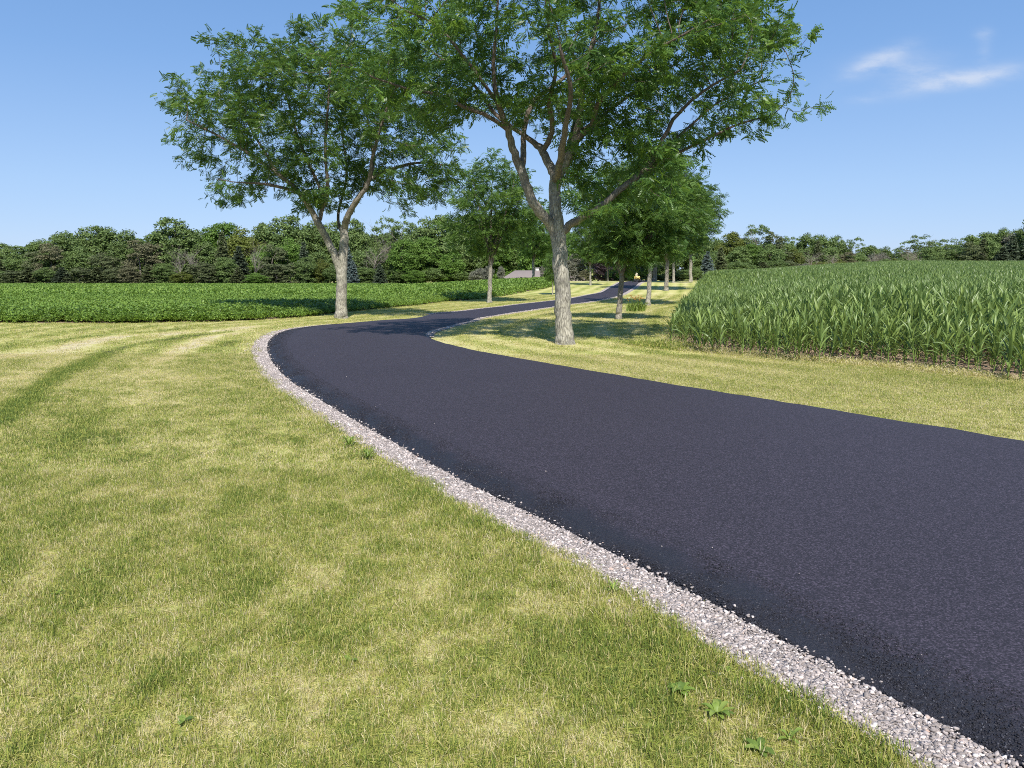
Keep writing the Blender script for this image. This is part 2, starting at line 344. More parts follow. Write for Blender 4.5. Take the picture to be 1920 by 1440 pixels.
sheet('soybean_field_soil', BEANS, M['soil'], .5, .012, (-70, 8, 25.4, 90))

# ------------------------------------------------------------------ gravel strips
def strip(edge, sign, i0, i1, width, name):
    V = []; G = []
    for i in range(i0, i1):
        t = edge[min(i+1, len(edge)-1)]-edge[max(i-1, 0)]; t /= np.linalg.norm(t); nrm = np.array([-t[1], t[0]])*sign
        w = width(edge[i][1])*(1+wob(i, 9, .16)); G.append((edge[i], nrm, w))
        for o, h in ((-.05, -.005), (.04, .012), (w*.5, .012), (w*.85, .004), (w+.05, -.012)):
            q = edge[i]+nrm*o; V.append((q[0], q[1], float(terrain(q[0], q[1]))+h+.012*sm((q[1]-30)/40)+.002))
    n = len(G); Fq = [(i*5+k, i*5+k+1, (i+1)*5+k+1, (i+1)*5+k) for i in range(n-1) for k in range(4)]
    tag(mesh(name, np.array(V), np.array(Fq), M['bed'], smooth=True), kind='structure'); return G
iy = lambda e, y: int(np.argmin(np.abs(e[:,1]-y)))
gl = strip(Lc, 1, 0, iy(Lc, 26), lambda y: np.interp(y, [0,4,10,18,22,26], [.25,.25,.25,.27,.24,.06]), 'gravel_shoulder_bed')
i0 = iy(Lc, 33); gl2 = strip(Lc, 1, i0, len(Lc)-16, lambda y: .24, 'gravel_far_shoulder_bed')
i0 = iy(Rc, 20.2); gr = strip(Rc, -1, i0, len(Rc)-16, lambda y: np.interp(y, [20,21.5,30,100], [.05,.24,.22,.34]), 'gravel_inner_shoulder_bed')

# ------------------------------------------------------------------ scatter by geometry nodes
def scatter(name, pts, rot, scl, var, dry, variants, label=None, extra=None):
    me = bpy.data.meshes.new(name); me.vertices.add(len(pts)); me.vertices.foreach_set('co', np.asarray(pts, np.float32).ravel())
    def fa(n, a, t='FLOAT', k='value'):
        x = me.attributes.new(n, t, 'POINT'); x.data.foreach_set(k, a)
    fa('rot', np.asarray(rot, np.float32).ravel(), 'FLOAT_VECTOR', 'vector'); fa('scl', np.asarray(scl, np.float32))
    fa('dry', np.asarray(dry, np.float32)); fa('var', np.asarray(var, np.int32), 'INT')
    o = bpy.data.objects.new(name, me); COL.objects.link(o); o['kind'] = 'stuff'
    if label: o['label'] = label
    g = bpy.data.node_groups.new(name+'_nodes', 'GeometryNodeTree')
    g.interface.new_socket('Geometry', in_out='INPUT', socket_type='NodeSocketGeometry'); g.interface.new_socket('Geometry', in_out='OUTPUT', socket_type='NodeSocketGeometry')
    N = NT(g); i = N('NodeGroupInput'); ou = N('NodeGroupOutput'); j = N('GeometryNodeJoinGeometry')
    def na(n, t): 
        a = N('GeometryNodeInputNamedAttribute', data_type=t); a.inputs[0].default_value = n; return a.outputs[0]
    r = N('FunctionNodeEulerToRotation'); g.links.new(na('rot', 'FLOAT_VECTOR'), r.inputs[0])
    for k, vo in enumerate(variants):
        cmp_ = N('FunctionNodeCompare', data_type='INT', operation='EQUAL'); g.links.new(na('var', 'INT'), cmp_.inputs[2]); cmp_.inputs[3].default_value = k
        ob = N('GeometryNodeObjectInfo', transform_space='ORIGINAL'); ob.inputs[0].default_value = vo
        ins = N('GeometryNodeInstanceOnPoints'); g.links.new(i.outputs[0], ins.inputs['Points']); g.links.new(cmp_.outputs[0], ins.inputs['Selection'])
        g.links.new(ob.outputs['Geometry'], ins.inputs['Instance']); g.links.new(r.outputs[0], ins.inputs['Rotation']); g.links.new(na('scl', 'FLOAT'), ins.inputs['Scale'])
        g.links.new(ins.outputs[0], j.inputs[0])
    g.links.new(j.outputs[0], ou.inputs[0]); md = o.modifiers.new('scatter', 'NODES'); md.node_group = g; return o

# stones
def stone(seed, flat=.55):
    r = np.random.default_rng(seed); import bmesh
    bm = bmesh.new(); bmesh.ops.create_icosphere(bm, subdivisions=1, radius=1)
    V = np.array([v.co[:] for v in bm.verts]); Fc = np.array([[v.index for v in f.verts] for f in bm.faces]); bm.free()
    for _ in range(7):
        nrm = r.normal(size=3); nrm /= np.linalg.norm(nrm); c = r.uniform(.45, .8); d = V@nrm; V = V-np.maximum(d-c, 0)[:,None]*nrm
    return V*np.array([1, r.uniform(.6,.9), flat*r.uniform(.8,1.2)]), Fc
def stones(mat, k=6, flat=.4):
    out = []
    for s in range(k):
        v, f = stone(s*3+int(flat*100), flat); out.append(mesh('stone_chip', v, f, mat, link=False))
    return out
def along(G, n, pw=1.0, lo=0., hi=1., ymax=1e9):
    seg = np.array([np.linalg.norm(G[i+1][0]-G[i][0])*G[i][2] for i in range(len(G)-1)])
    dens = np.array([1/(1+(max(G[i][0][1], 2)/7)**1.6) for i in range(len(G)-1)])*(np.array([G[i][0][1] for i in range(len(G)-1)]) > 1.2)*(np.array([G[i][0][1] for i in range(len(G)-1)]) < ymax)
    p = seg*dens; p /= p.sum(); idx = rng.choice(len(seg), n, p=p); f = rng.random(n); u = lo+(hi-lo)*rng.random(n)**pw
    E = np.array([g[0] for g in G]); Nn = np.array([g[1] for g in G]); W = np.array([g[2] for g in G])
    return (E[idx]*(1-f[:,None])+E[idx+1]*f[:,None])+(Nn[idx]*(1-f[:,None])+Nn[idx+1]*f[:,None])*(W[idx]*(1-f)+W[idx+1]*f)[:,None]*u[:,None], u
SV = stones(M['stone'])
Q, U = along(gl, 46000, 1, -.05, 1.12); Qs, Us = along(gl, 1500, 2, 1.0, 1.8); Qt, Ut = along(gl, 500, .6, -.5, -.03); Q = np.vstack([Q,Qs,Qt]); U = np.r_[U,Us*.9,Ut*0]; n = len(Q)
sc = (.006+.012*rng.random(n)**2.5)*(1+Q[:,1]*.05)
scatter('gravel_shoulder', np.c_[Q, terrain(Q[:,0], Q[:,1])+.014-.012*U+rng.random(n)*.008], np.c_[rng.normal(0,.35,n), rng.normal(0,.35,n), rng.random(n)*6.28], sc, rng.integers(0,6,n), rng.random(n), SV, 'pale crushed stone filling the shoulder between lawn and new asphalt')
Q2, U2 = along(gr, 5000); Q3, U3 = along(gl2, 2500); Q = np.vstack([Q2,Q3]); n = len(Q)
scatter('far_gravel_shoulder', np.c_[Q, terrain(Q[:,0], Q[:,1])+.02], np.c_[rng.normal(0,.3,n), rng.normal(0,.3,n), rng.random(n)*6.28], .018+.02*rng.random(n), rng.integers(0,6,n), rng.random(n), SV, 'thin line of pale stone along the far driveway edges')
CV = stones(M['crumb'], 5, .8)
gneg = [(a, -b, .42) for a, b, w in gl]
Q, U = along(gneg, 62000, 2.3, -.16, 1.1); n = len(Q)
hz = np.interp(U*.42, [-.05,0,.06,.16,.35,.5], [.004,.008,.016,.032,.046,.052])
scatter('asphalt_crumbs', np.c_[Q, terrain(Q[:,0], Q[:,1])+hz-.001], rng.random((n,3))*6.28, (.0035+.0045*rng.random(n)**1.5)*(1+Q[:,1]*.05)*(1-.35*np.clip(U,0,1)), rng.integers(0,5,n), rng.random(n)**1.5, CV, 'loose black asphalt crumbs on the ragged pavement edge')

Q, U = along(gneg, 36, 1.5, -.1, 2.2); n = len(Q)
scatter('stray_stone_chips', np.c_[Q, terrain(Q[:,0], Q[:,1])+np.interp(U*.42, [-.05,0,.06,.16,.35,.5], [.004,.008,.016,.032,.046,.056])+.004], rng.random((n,3))*.5, .004+.006*rng.random(n), rng.integers(0,6,n), rng.random(n), SV, 'few pale stone chips kicked onto the asphalt edge')
# ------------------------------------------------------------------ grass
def clump(seed, nb, rad, h, w, curl=.6, flatp=.25, link=False):
    r = np.random.default_rng(seed); V = []; Fq = []; rn = []; tip = []
    for b in range(nb):
        a = r.random()*6.28; d = rad*math.sqrt(r.random()); x, y = d*cos(a), d*sin(a); hd = r.random()*6.28
        flat = r.random() < flatp; hh = h*r.uniform(.5, 1.15); lean = r.uniform(.1, curl)*(3 if flat else 1); ww = w*r.uniform(.6, 1.2); q = r.random()
        sx, sy = -sin(hd)*ww/2, cos(hd)*ww/2; n0 = len(V); tw = r.uniform(-1,1)
        for k, t in enumerate((0,.4,.75,1)):
            z = hh*t*(1-.45*lean*t*.4)*(.35 if flat else 1); o = hh*lean*t*t
            cx, cy = x+cos(hd)*o, y+sin(hd)*o; wk = (1,.9,.6,.08)[k]
            dz = tw*ww*.4*t
            V += [(cx-sx*wk, cy-sy*wk, z-dz), (cx+sx*wk, cy+sy*wk, z+dz)]; rn += [q, q]; tip += [t, t]
        Fq += [(n0+2*k, n0+2*k+1, n0+2*k+3, n0+2*k+2) for k in range(3)]
    return mesh('grass_tuft', np.array(V), np.array(Fq), M['grass'], link=link, attrs={'rn': rn, 'tip': tip})
def lawn_points(n, y0, y1, margin=.0):
    y = np.sqrt(rng.uniform(y0**2, y1**2, n)); x = rng.uniform(-1, 1, n)*(.72*y+.6)
    m = ~inside(x, y, ROAD) & ~inside(x, y, CORN) & ~inside(x, y, BEANS)
    x, y = x[m], y[m]; dl = dist(x, y, Lc[::1]); dr = dist(x, y, Rc[::1])
    wl = np.interp(y, [0,4,10,18,22,26,27,33,34], [.25,.25,.25,.27,.24,.06,.02,.02,.24])+.13*(fbm(x*3, y*3, 77, 3)-.5)*2
    wr = np.interp(y, [0,20,21.5,30,100], [.0,.02,.18,.17,.26])
    m = (dl > wl+margin) & (dr > wr+margin); return x[m], y[m], dl[m]
TN = [clump(100+i, 17, .035, .043, .0028, flatp=.4) for i in range(6)]; TM = [clump(200+i, 24, .08, .034, .0045, flatp=.4) for i in range(5)]; TF = [clump(300+i, 36, .2, .036, .011) for i in range(5)]
def put_grass(name, n, y0, y1, vs, s0, label):
    x, y, dl = lawn_points(n, y0, y1); k = len(x); d = dryness(x, y)
    s = s0*rng.uniform(.75, 1.25, k)*(1.15-.35*np.clip(d, 0, 1))*(1+.35*np.exp(-np.abs(dl-.42)/.15)*(y < 24))
    scatter(name, np.c_[x, y, terrain(x, y)-.003], np.c_[rng.normal(0,.12,k), rng.normal(0,.12,k), rng.random(k)*6.28], s, rng.integers(0, len(vs), k), np.clip(d+rng.normal(0,.05,k), -.2, 1.2), vs, label)
    print(name, k)
put_grass('lawn_grass', 62000, 1.9, 6.5, TN, 1., 'short sunburnt lawn grass beside the gravel in the foreground')
put_grass('middle_lawn_grass', 85000, 6.5, 16, TM, 1., 'mown yellow-green lawn on both sides of the driveway bend')
put_grass('far_lawn_grass', 75000, 16, 60, TF, 1., 'striped mown lawn under the avenue trees')

# weeds in the foreground lawn
def rosette(name, px, py, k, ln, wd, seed, label, up=.5):
    r = random.Random(seed); x, y = P(px, py); V = []; Fq = []; rn = []
    for i in range(k):
        a = i*2.4+r.uniform(-.3,.3); L = ln*r.uniform(.7,1.1); w = wd*r.uniform(.8,1.2); e = up*r.uniform(.5,1.3); n0 = len(V); q = r.random()
        for j in range(7):
            t = j/6; rr = L*t*(1-.2*e); z = .01+L*(e*t-e*.9*t*t*.8); ww = w*(.25+1.2*math.sin(pi*min(1,t*.92+.08))**.8)*(1+.22*(j%2))*(.15 if j == 6 else 1)/1.4
            c = (cos(a)*rr, sin(a)*rr); s_ = (-sin(a)*ww/2, cos(a)*ww/2)
            V += [(c[0]-s_[0], c[1]-s_[1], z+.15*ww), (c[0], c[1], z), (c[0]+s_[0], c[1]+s_[1], z+.15*ww)]; rn += [q]*3
        Fq += [(n0+3*j+m, n0+3*j+m+1, n0+3*j+m+4, n0+3*j+m+3) for j in range(6) for m in (0,1)]
    o = mesh(name, np.array(V), np.array(Fq), M['weed'], smooth=True, attrs={'rn': rn}, loc=(x, y, float(terrain(x,y))))
    return tag(o, label, 'weed', 'broadleaf weeds in the lawn')
rosette('dandelion_plant', 1275, 1300, 9, .07, .022, 1, 'pale green broadleaf weed in the lawn, upper of the two nearest the gravel', .9)
rosette('dandelion_plant', 1345, 1345, 12, .085, .02, 2, 'largest leafy weed rosette, dark at the heart, left of the gravel near the bottom edge', 1)
rosette('dandelion_plant', 1357, 1262, 3, .045, .022, 3, 'small bright weed with one upright leaf close beside the gravel edge', 1.1)
rosette('dandelion_plant', 1425, 1412, 7, .07, .022, 4, 'light green weed lowest in the picture beside the gravel', .6)
rosette('dandelion_plant', 1480, 1392, 5, .08, .013, 5, 'narrow-leaved pale weed just left of the gravel at the bottom', 1.2)
rosette('dandelion_plant', 345, 1357, 3, .045, .022, 6, 'two-leaved bright green weed alone at the bottom of the left lawn', .9)
rosette('dandelion_plant', 105, 1118, 4, .05, .018, 7, 'small pale weed near the left edge of the photo', .9)
rosette('dandelion_plant', 655, 1243, 2, .045, .02, 8, 'single bright leaf lying in the lawn below the centre', .5)
rosette('dandelion_plant', 160, 1075, 4, .05, .015, 9, 'faint weed in the left lawn just above the pale one', .6)
rosette('grass_clump', 655, 838, 26, .16, .011, 10, 'lush green tuft of long grass at the gravel edge by the bend', 1.6)
rosette('grass_clump', 690, 862, 22, .15, .011, 11, 'second lush grass tuft at the gravel edge, nearer the camera', 1.5)
rosette('grass_clump', 1150, 1112, 20, .075, .006, 12, 'green grass tuft leaning over the pale gravel beside the asphalt notch', 1.6)

# ------------------------------------------------------------------ corn
def ribbon(base, hd, L, w, e0, bend, seg, vee, r, twist=0):
    V = []; p = np.array(base, float); el = e0; st = L/seg
    for j in range(seg+1):
        t = j/seg; ww = w*min(1, .55+t*2.2)*(1-t**2.6)+.002
        s_ = np.array([-sin(hd), cos(hd), 0]); up = np.array([-cos(hd)*sin(el), -sin(hd)*sin(el), cos(el)]); a = twist*t
        s2 = s_*cos(a)+up*sin(a)
        if vee: V += [p-s2*ww/2+up*ww*.18, p.copy(), p+s2*ww/2+up*ww*.18]
        else: V += [p-s2*ww/2, p+s2*ww/2]
        p = p+st*np.array([cos(hd)*cos(el), sin(hd)*cos(el), sin(el)]); el -= bend/seg*(.4+1.2*t)
    m = 3 if vee else 2
    return V, [(j*m+k, j*m+k+1, (j+1)*m+k+1, (j+1)*m+k) for j in range(seg) for k in range(m-1)]
def corn(seed, H=.80, nl=13, seg=7, vee=True, wf=1.):
    r = random.Random(seed); LV = []; LF = []; rn = []; DV = []; DF = []
    pl = r.random()*6.28
    for i in range(nl):
        t = i/(nl-1); z = H*(.06+.94*t); hd = pl+pi*(i%2)+r.gauss(0,.45); L = (.37+.34*sin(pi*min(1,.15+t*.85)))*r.uniform(.85,1.1)
        if i < 2: L *= .6
        e0 = R(45+38*t)+r.gauss(0,.1); bend = (2.0-1.45*t)*r.uniform(.7,1.2); w = .057*wf*(.6 if i < 2 else 1)*r.uniform(.85,1.1)
        v, f = ribbon((0,0,z), hd, L, w, e0, bend, seg, vee, r, r.gauss(0,.6))
        if i < 2: n = len(DV); DV += v; DF += [tuple(k+n for k in q) for q in f]
        else: n = len(LV); LV += v; LF += [tuple(k+n for k in q) for q in f]; q = r.random()*.7+.3*t*t; rn += [q]*len(v)
    sv, sf = tube(np.array([(0,0,-.02),(0,0,H*.5),(0,0,H)]), np.array([.014,.011,.006])*(1 if vee else 1.3), 6 if vee else 3)
    return LV, LF, rn, DV, DF, sv, sf
CVAR = []
for s in range(5):
    LV, LF, rn, DV, DF, sv, sf = corn(40+s)
    lm = mesh('leaves', np.array(LV), np.array(LF), M['cornone'], smooth=True, attrs={'rn': rn}, link=False)
    dm = mesh('dry_leaves', np.array(DV), np.array(DF), M['corndry'], smooth=True, link=False); dm['label'] = 'withered tan lower leaves'
    st = mesh('stalk', sv, np.array(sf), M['stalk'], smooth=True, link=False); CVAR.append((lm, dm, st))
def merged(seed, **k):
    LV, LF, rn, DV, DF, sv, sf = corn(seed, **k); n1 = len(LV); n2 = n1+len(DV)
    V = np.array(LV+DV+list(sv)); Fq = np.array(LF+[tuple(i+n1 for i in q) for q in DF]+[tuple(i+n2 for i in q) for q in sf])
    o = mesh('corn_plant_mesh', V, Fq, M['corn'], smooth=True, attrs={'rn': rn+[.9]*(len(V)-n1)}, link=False)
    o.data.materials.append(M['corndry']); o.data.materials.append(M['stalk'])
    mi = np.array([0]*len(LF)+[1]*len(DF)+[2]*len(sf), np.int32); o.data.polygons.foreach_set('material_index', mi); return o
CM = [merged(60+s, seg=5) for s in range(5)]; CF = [merged(70+s, seg=3, vee=False, nl=9, wf=1.35) for s in range(5)]
dr = np.array([.635,-.772]); pr = np.array([.772,.635]); o0 = np.array([7.9,11.95])
aa, bb = np.meshgrid(np.arange(-165, 160, .185), np.arange(0, 210, .50)); aa = aa+rng.normal(0,.03,aa.shape); bb = bb+rng.normal(0,.035,bb.shape)
cx = (o0[0]+aa*dr[0]+bb*pr[0]).ravel(); cy = (o0[1]+aa*dr[1]+bb*pr[1]).ravel()
m = (cx > 0) & (cy > 5) & (cy < 150) & (cx < .70*cy+2.2); cx, cy = cx[m], cy[m]; m = inside(cx, cy, CORN); cx, cy = cx[m], cy[m]
cd = dist(cx, cy, np.array([(14,6.2)]+cp)); dst = np.hypot(cx, cy); vis = cx < .665*cy
csc = (.72+.42*sm((cd-.1)/5))*rng.uniform(.88, 1.12, len(cx))*(1+.15*(fbm(cx*.15, cy*.15, 5)-.5)); crz = rng.random(len(cx))*6.28
order = np.argsort(np.where(vis, dst, 1e6)); pick = order[:300]; rest = np.ones(len(cx), bool); rest[pick] = False
for j, i in enumerate(pick):
    r_ = empty('corn_plant', (cx[i], cy[i], float(terrain(cx[i], cy[i]))), crz[i]); s_ = csc[i]; r_.scale = (s_, s_, s_)
    r_.rotation_euler = (rng.normal(0,.05), rng.normal(0,.05), crz[i])
    tag(r_, 'waist high green corn plant in the front rows of the corn field', 'corn plant', 'corn plants in the front rows')
    for src in CVAR[j % 5]:
        c = src.copy(); COL.objects.link(c); c.parent = r_
rx_, ry_ = cx[rest], cy[rest]; dd = dst[rest]; vv = np.where(dd < 42, rng.integers(0,5,len(rx_)), 5+rng.integers(0,5,len(rx_)))
print('corn', len(rx_))
scatter('corn_field', np.c_[rx_, ry_, terrain(rx_, ry_)], np.c_[rng.normal(0,.06,len(rx_)), rng.normal(0,.06,len(rx_)), crz[rest]], csc[rest], vv, rng.random(len(rx_)), CM+CF, 'dense green corn field rising to the wood on the right')
# straw litter and green weeds along the corn edge
ed = catmull([(14,6.2)]+cp[:8], 10); k = 2600; ii_ = rng.integers(0, len(ed)-1, k); q = ed[ii_]+(ed[ii_+1]-ed[ii_])*rng.random((k,1))+rng.normal(0,.22,(k,2))*np.array([.8,.8])+np.array([.22,.24])
scatter('corn_edge_litter', np.c_[q, terrain(q[:,0], q[:,1])+.012], np.c_[rng.normal(0,.3,k), rng.normal(0,.3,k), rng.random(k)*6.28], rng.uniform(1.,2.2,k), rng.integers(0,5,k), rng.uniform(.85,1.15,k), TM, 'tan straw and dry stubble along the corn edge')
k = 500; q = np.array([(3.75,17.6)])+rng.normal(0,1,(k,2))*np.array([[.2,.6]])@np.array([[.77,-.64],[.64,.77]]).T*1.; q = q[~inside(q[:,0]-.25, q[:,1], CORN)]; k = len(q)
scatter('corn_corner_weeds', np.c_[q, terrain(q[:,0], q[:,1])], np.c_[rng.normal(0,.2,k), rng.normal(0,.2,k), rng.random(k)*6.28], rng.uniform(1.8,3.6,k), rng.integers(0,5,k), rng.uniform(.0,.35,k), TM, 'bright green weeds at the rounded corner of the corn field')

# ------------------------------------------------------------------ soybeans
def bean(seed, nleaf, rad, h, sz):
    r = np.random.default_rng(seed); V = []; Fq = []; rn = []
    for i in range(nleaf):
        a = r.random()*6.28; d = rad*math.sqrt(r.random()); z = h*(1-.5*(d/rad)**2)*r.uniform(.35,1.05); c = np.array([d*cos(a), d*sin(a), z]); q = r.random()
        for k in range(3):
            hd = a+r.normal(0,.6)+(k-1)*1.5; el = r.normal(.15,.5); L = sz*r.uniform(.8,1.2); w = L*.65
            f = np.array([cos(hd)*cos(el), sin(hd)*cos(el), sin(el)]); s_ = np.array([-sin(hd), cos(hd), r.normal(0,.3)])*w/2
            n0 = len(V); V += [c, c+f*L*.45-s_, c+f*L, c+f*L*.45+s_]; Fq.append((n0,n0+1,n0+2,n0+3)); rn += [q]*4
    return mesh('soybean_mesh', np.array(V), np.array(Fq), M['bean'], attrs={'rn': rn}, link=False)
BN = [bean(80+s, 42, .30, .42, .085) for s in range(4)]; BF = [bean(90+s, 44, .60, .42, .16) for s in range(4)]
def fieldpts(n, y0, y1):
    y = np.sqrt(rng.uniform(y0**2, y1**2, n)); x = rng.uniform(-1,.2,n)*(.71*y+1.5); m = inside(x, y, BEANS); return x[m], y[m]
x1, y1 = fieldpts(23000, 25.5, 52); x2, y2 = fieldpts(34000, 52, 150); X_ = np.r_[x1,x2]; Y_ = np.r_[y1,y2]; k = len(X_); print('beans', k)
be = dist(X_, Y_, np.array(bp)); vv = np.r_[rng.integers(0,4,len(x1)), 4+rng.integers(0,4,len(x2))]
scatter('soybean_field', np.c_[X_, Y_, terrain(X_, Y_)], np.c_[rng.normal(0,.1,k), rng.normal(0,.1,k), rng.random(k)*6.28], (.72+.35*sm(be/1.5))*rng.uniform(.85,1.15,k), vv, np.clip(fbm(X_*.12, Y_*.12, 9)*1.1+rng.normal(0,.12,k)-.05+.35*np.exp(-be/.5), 0, 1), BN+BF, 'low bright green soybean field in front of the wood')

# ------------------------------------------------------------------ locust trees
def colonize(limbs, attract, step=.24, infl=1.6, kill=.32, iters=70, seed=0, up=.05):
    r = np.random.default_rng(seed); pos = []; par = []; rad = []
    for L in limbs:                         # limb: list of (xyz, r); the first point is joined to the nearest node
        p = np.array([q[0] for q in L], float); rr = np.array([q[1] for q in L], float)
        if len(p) > 2: pc = catmull(np.c_[p, rr], 5); p, rr = pc[:,:3], pc[:,3]
        if pos: d = np.linalg.norm(np.array(pos)-p[0], axis=1); prev = int(d.argmin()); rr = np.minimum(rr, rad[prev]*.92)
        else: prev = -1
        for k in range(len(p)):
            if prev >= 0 and k == 0 and np.linalg.norm(pos[prev]-p[0]) < .08: continue
            q = p[k]+(r.normal(0, 1, 3)*min(.012, rr[k]*.12) if k else 0); pos.append(q); par.append(prev); rad.append(rr[k]); prev = len(pos)-1
    nb = len(pos); pos = np.array(pos); A = attract.copy()
    d0 = np.linalg.norm(A[:,None]-pos[None], axis=2); nn = d0.argmin(1); nd = d0.min(1)
    for it in range(iters):
        act = nd < infl*(1+.0*it)
        if not act.any(): infl *= 1.3; 
        if not len(A) or infl > 6: break
        ids = np.where(act)[0]
        if not len(ids): continue
        dirs = A[ids]-pos[nn[ids]]; dirs /= np.linalg.norm(dirs, axis=1)[:,None]+1e-9
        acc = {}
        for i, dv in zip(nn[ids], dirs): acc[i] = acc.get(i, 0)+dv
        new = []; npar = []
        for i, dv in acc.items():
            dv = dv+r.normal(0,.25,3)+np.array([0,0,up]); dv /= np.linalg.norm(dv)+1e-9; new.append(pos[i]+dv*step*r.uniform(.8,1.2)); npar.append(i)
        n0 = len(pos); pos = np.vstack([pos, new]); par += npar; rad += [0]*len(new)
        dn = np.linalg.norm(A[:,None]-np.array(new)[None], axis=2); m2 = dn.min(1); a2 = dn.argmin(1)+n0
        b = m2 < nd; nd = np.where(b, m2, nd); nn = np.where(b, a2, nn); keep = nd > kill; A, nd, nn = A[keep], nd[keep], nn[keep]
        if len(pos) > 9000: break
    par = np.array(par); rad = np.array(rad); n = len(pos)
    acc = np.zeros(n); nch = np.zeros(n, int); g = 2.35
    for i in range(n-1, -1, -1):
        a = acc[i] if acc[i] > 0 else .0055**g
        rr = a**(1/g); rad[i] = max(rad[i], rr) if i < nb else rr
        if par[i] >= 0: acc[par[i]] += a; nch[par[i]] += 1
    for i in range(nb, n): rad[i] = min(rad[i], rad[par[i]]*.95)
    return pos, par, rad, nch
def wood_mesh(pos, par, rad, big=12):
    n = len(pos); ch = [[] for _ in range(n)]
    for i in range(n):
        if par[i] >= 0: ch[par[i]].append(i)
    V = []; Fq = []; RA = []; nv = 0; stack = [(0, -1)]
    while stack:
        s, p = stack.pop(); chain = [p, s] if p >= 0 else [s]; c = s
        while ch[c]:
            o = sorted(ch[c], key=lambda q: -rad[q]); stack += [(q, c) for q in o[1:]]; c = o[0]; chain.append(c)
        if len(chain) < 2: continue
        pp = pos[chain]; rr = rad[chain].copy()
        if p >= 0: rr[0] = min(rr[0], rr[1]*1.15)
        k = big if rr.max() > .1 else 7 if rr.max() > .04 else 4 if rr.max() > .012 else 3
        v, f = tube(pp, rr, k); V.append(v); Fq.append(np.array(f)+nv); nv += len(v); RA.append(np.repeat(rr, k))
    wood_mesh.rad = np.concatenate(RA); return np.concatenate(V), np.concatenate(Fq)
def frond(pairs, L, lw, ll):
    V = []; 
    for i in range(pairs):
        t = (i+.6)/pairs; c = np.array([L*t, 0, -.35*L*t*t]); 
        for s_ in (-1, 1):
            d = np.array([.45, s_*.85, -.25*t-.1]); d /= np.linalg.norm(d); l = ll*(1-.35*t); w = np.array([lw/2, -s_*lw*.2, .006])
            V += [c, c+d*l*.5-w, c+d*l, c+d*l*.5+w]
    return np.array(V)
def foliage(pos, par, rad, nch, centre, nfr, pairs, L, lw, ll, seed, spread=.13, thr=.014, droop=.25):
    r = np.random.default_rng(seed); thin = np.where(rad < thr)[0]; w = np.where(nch[thin] == 0, 3.0, 1.); i = r.choice(thin, nfr, p=w/w.sum())
    d = pos[i]-pos[par[i]]; d /= np.linalg.norm(d, axis=1)[:,None]+1e-9
    out = pos[i]-centre; out /= np.linalg.norm(out, axis=1)[:,None]+1e-9
    a = d*.5+out*.45+r.normal(0,.85,(nfr,3)); a[:,2] = a[:,2]*.6-droop*.6; a /= np.linalg.norm(a, axis=1)[:,None]
    up = np.array([0,0,.55])+out*.35+r.normal(0,.6,(nfr,3)); y = np.cross(up, a); y /= np.linalg.norm(y, axis=1)[:,None]+1e-9; z = np.cross(a, y)
    B = np.stack([a, y, z], 1); T = frond(pairs, L, lw, ll); s_ = r.uniform(.7, 1.25, nfr)
    V = np.einsum('mk,nkj->nmj', T, B)*s_[:,None,None]+(pos[i]+r.normal(0,spread,(nfr,3))*np.array([1,1,.6]))[:,None,:]
    m = len(T); rn = np.repeat(np.clip(r.normal(.45,.28,nfr), 0, 1), m)
    V = V.reshape(-1,3); return V, np.arange(len(V)).reshape(-1,4), rn
def blobs(ells, ncl, per, sig, seed, depthr=None):
    """attractor clusters inside ellipsoids (centre, radii)"""
    r = np.random.default_rng(seed); vol = np.array([e[1][0]*e[1][1]*e[1][2] for e in ells]); out = []
    for c in range(ncl):
        c0, rr = ells[r.choice(len(ells), p=vol/vol.sum())]; v = r.normal(size=3); v /= np.linalg.norm(v); v *= r.random()**(1/4.2)
        out.append(np.array(c0)+v*np.array(rr)+r.normal(0,1,(per,3))*np.array([sig,sig,sig*.6]))
    return np.concatenate(out)
def locust(name, base, limbs, ells, label, group, ncl, per, sig, nfr, fr, seed, mat='locust', step=.24, kill=.32, thr=.014, spread=.13, root=None):
    r0 = empty(name, base); A = blobs(ells, ncl, per, sig, seed)
    pos, par, rad, nch = colonize(limbs, A, step=step, kill=kill, seed=seed, infl=step*7)
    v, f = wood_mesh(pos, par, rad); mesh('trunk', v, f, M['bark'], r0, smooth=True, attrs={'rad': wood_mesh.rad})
    cen = A.mean(0)-np.array([0,0,1.]); v, f, rn = foliage(pos, par, rad, nch, cen, nfr, *fr, seed, thr=thr, spread=spread)
    mesh('crown', v, f, M[mat], r0, attrs={'rn': rn}); tag(r0, label, 'tree', group); print(name, len(pos), len(f)); return r0
AV = 'honey locust trees planted along the driveway'
def pix_limbs(bx, by, D, Ls, base):
    return [[(at(px, py, D+off)-base, r) for px, py, off, r in L] for L in Ls]
def pix_ells(D, Es, base):
    out = []
    for px, py, rx, ry, off, dr_ in Es: s_ = D/F; out.append((at(px, py, D+off)-base, (rx*s_, dr_, ry*s_)))
    return out
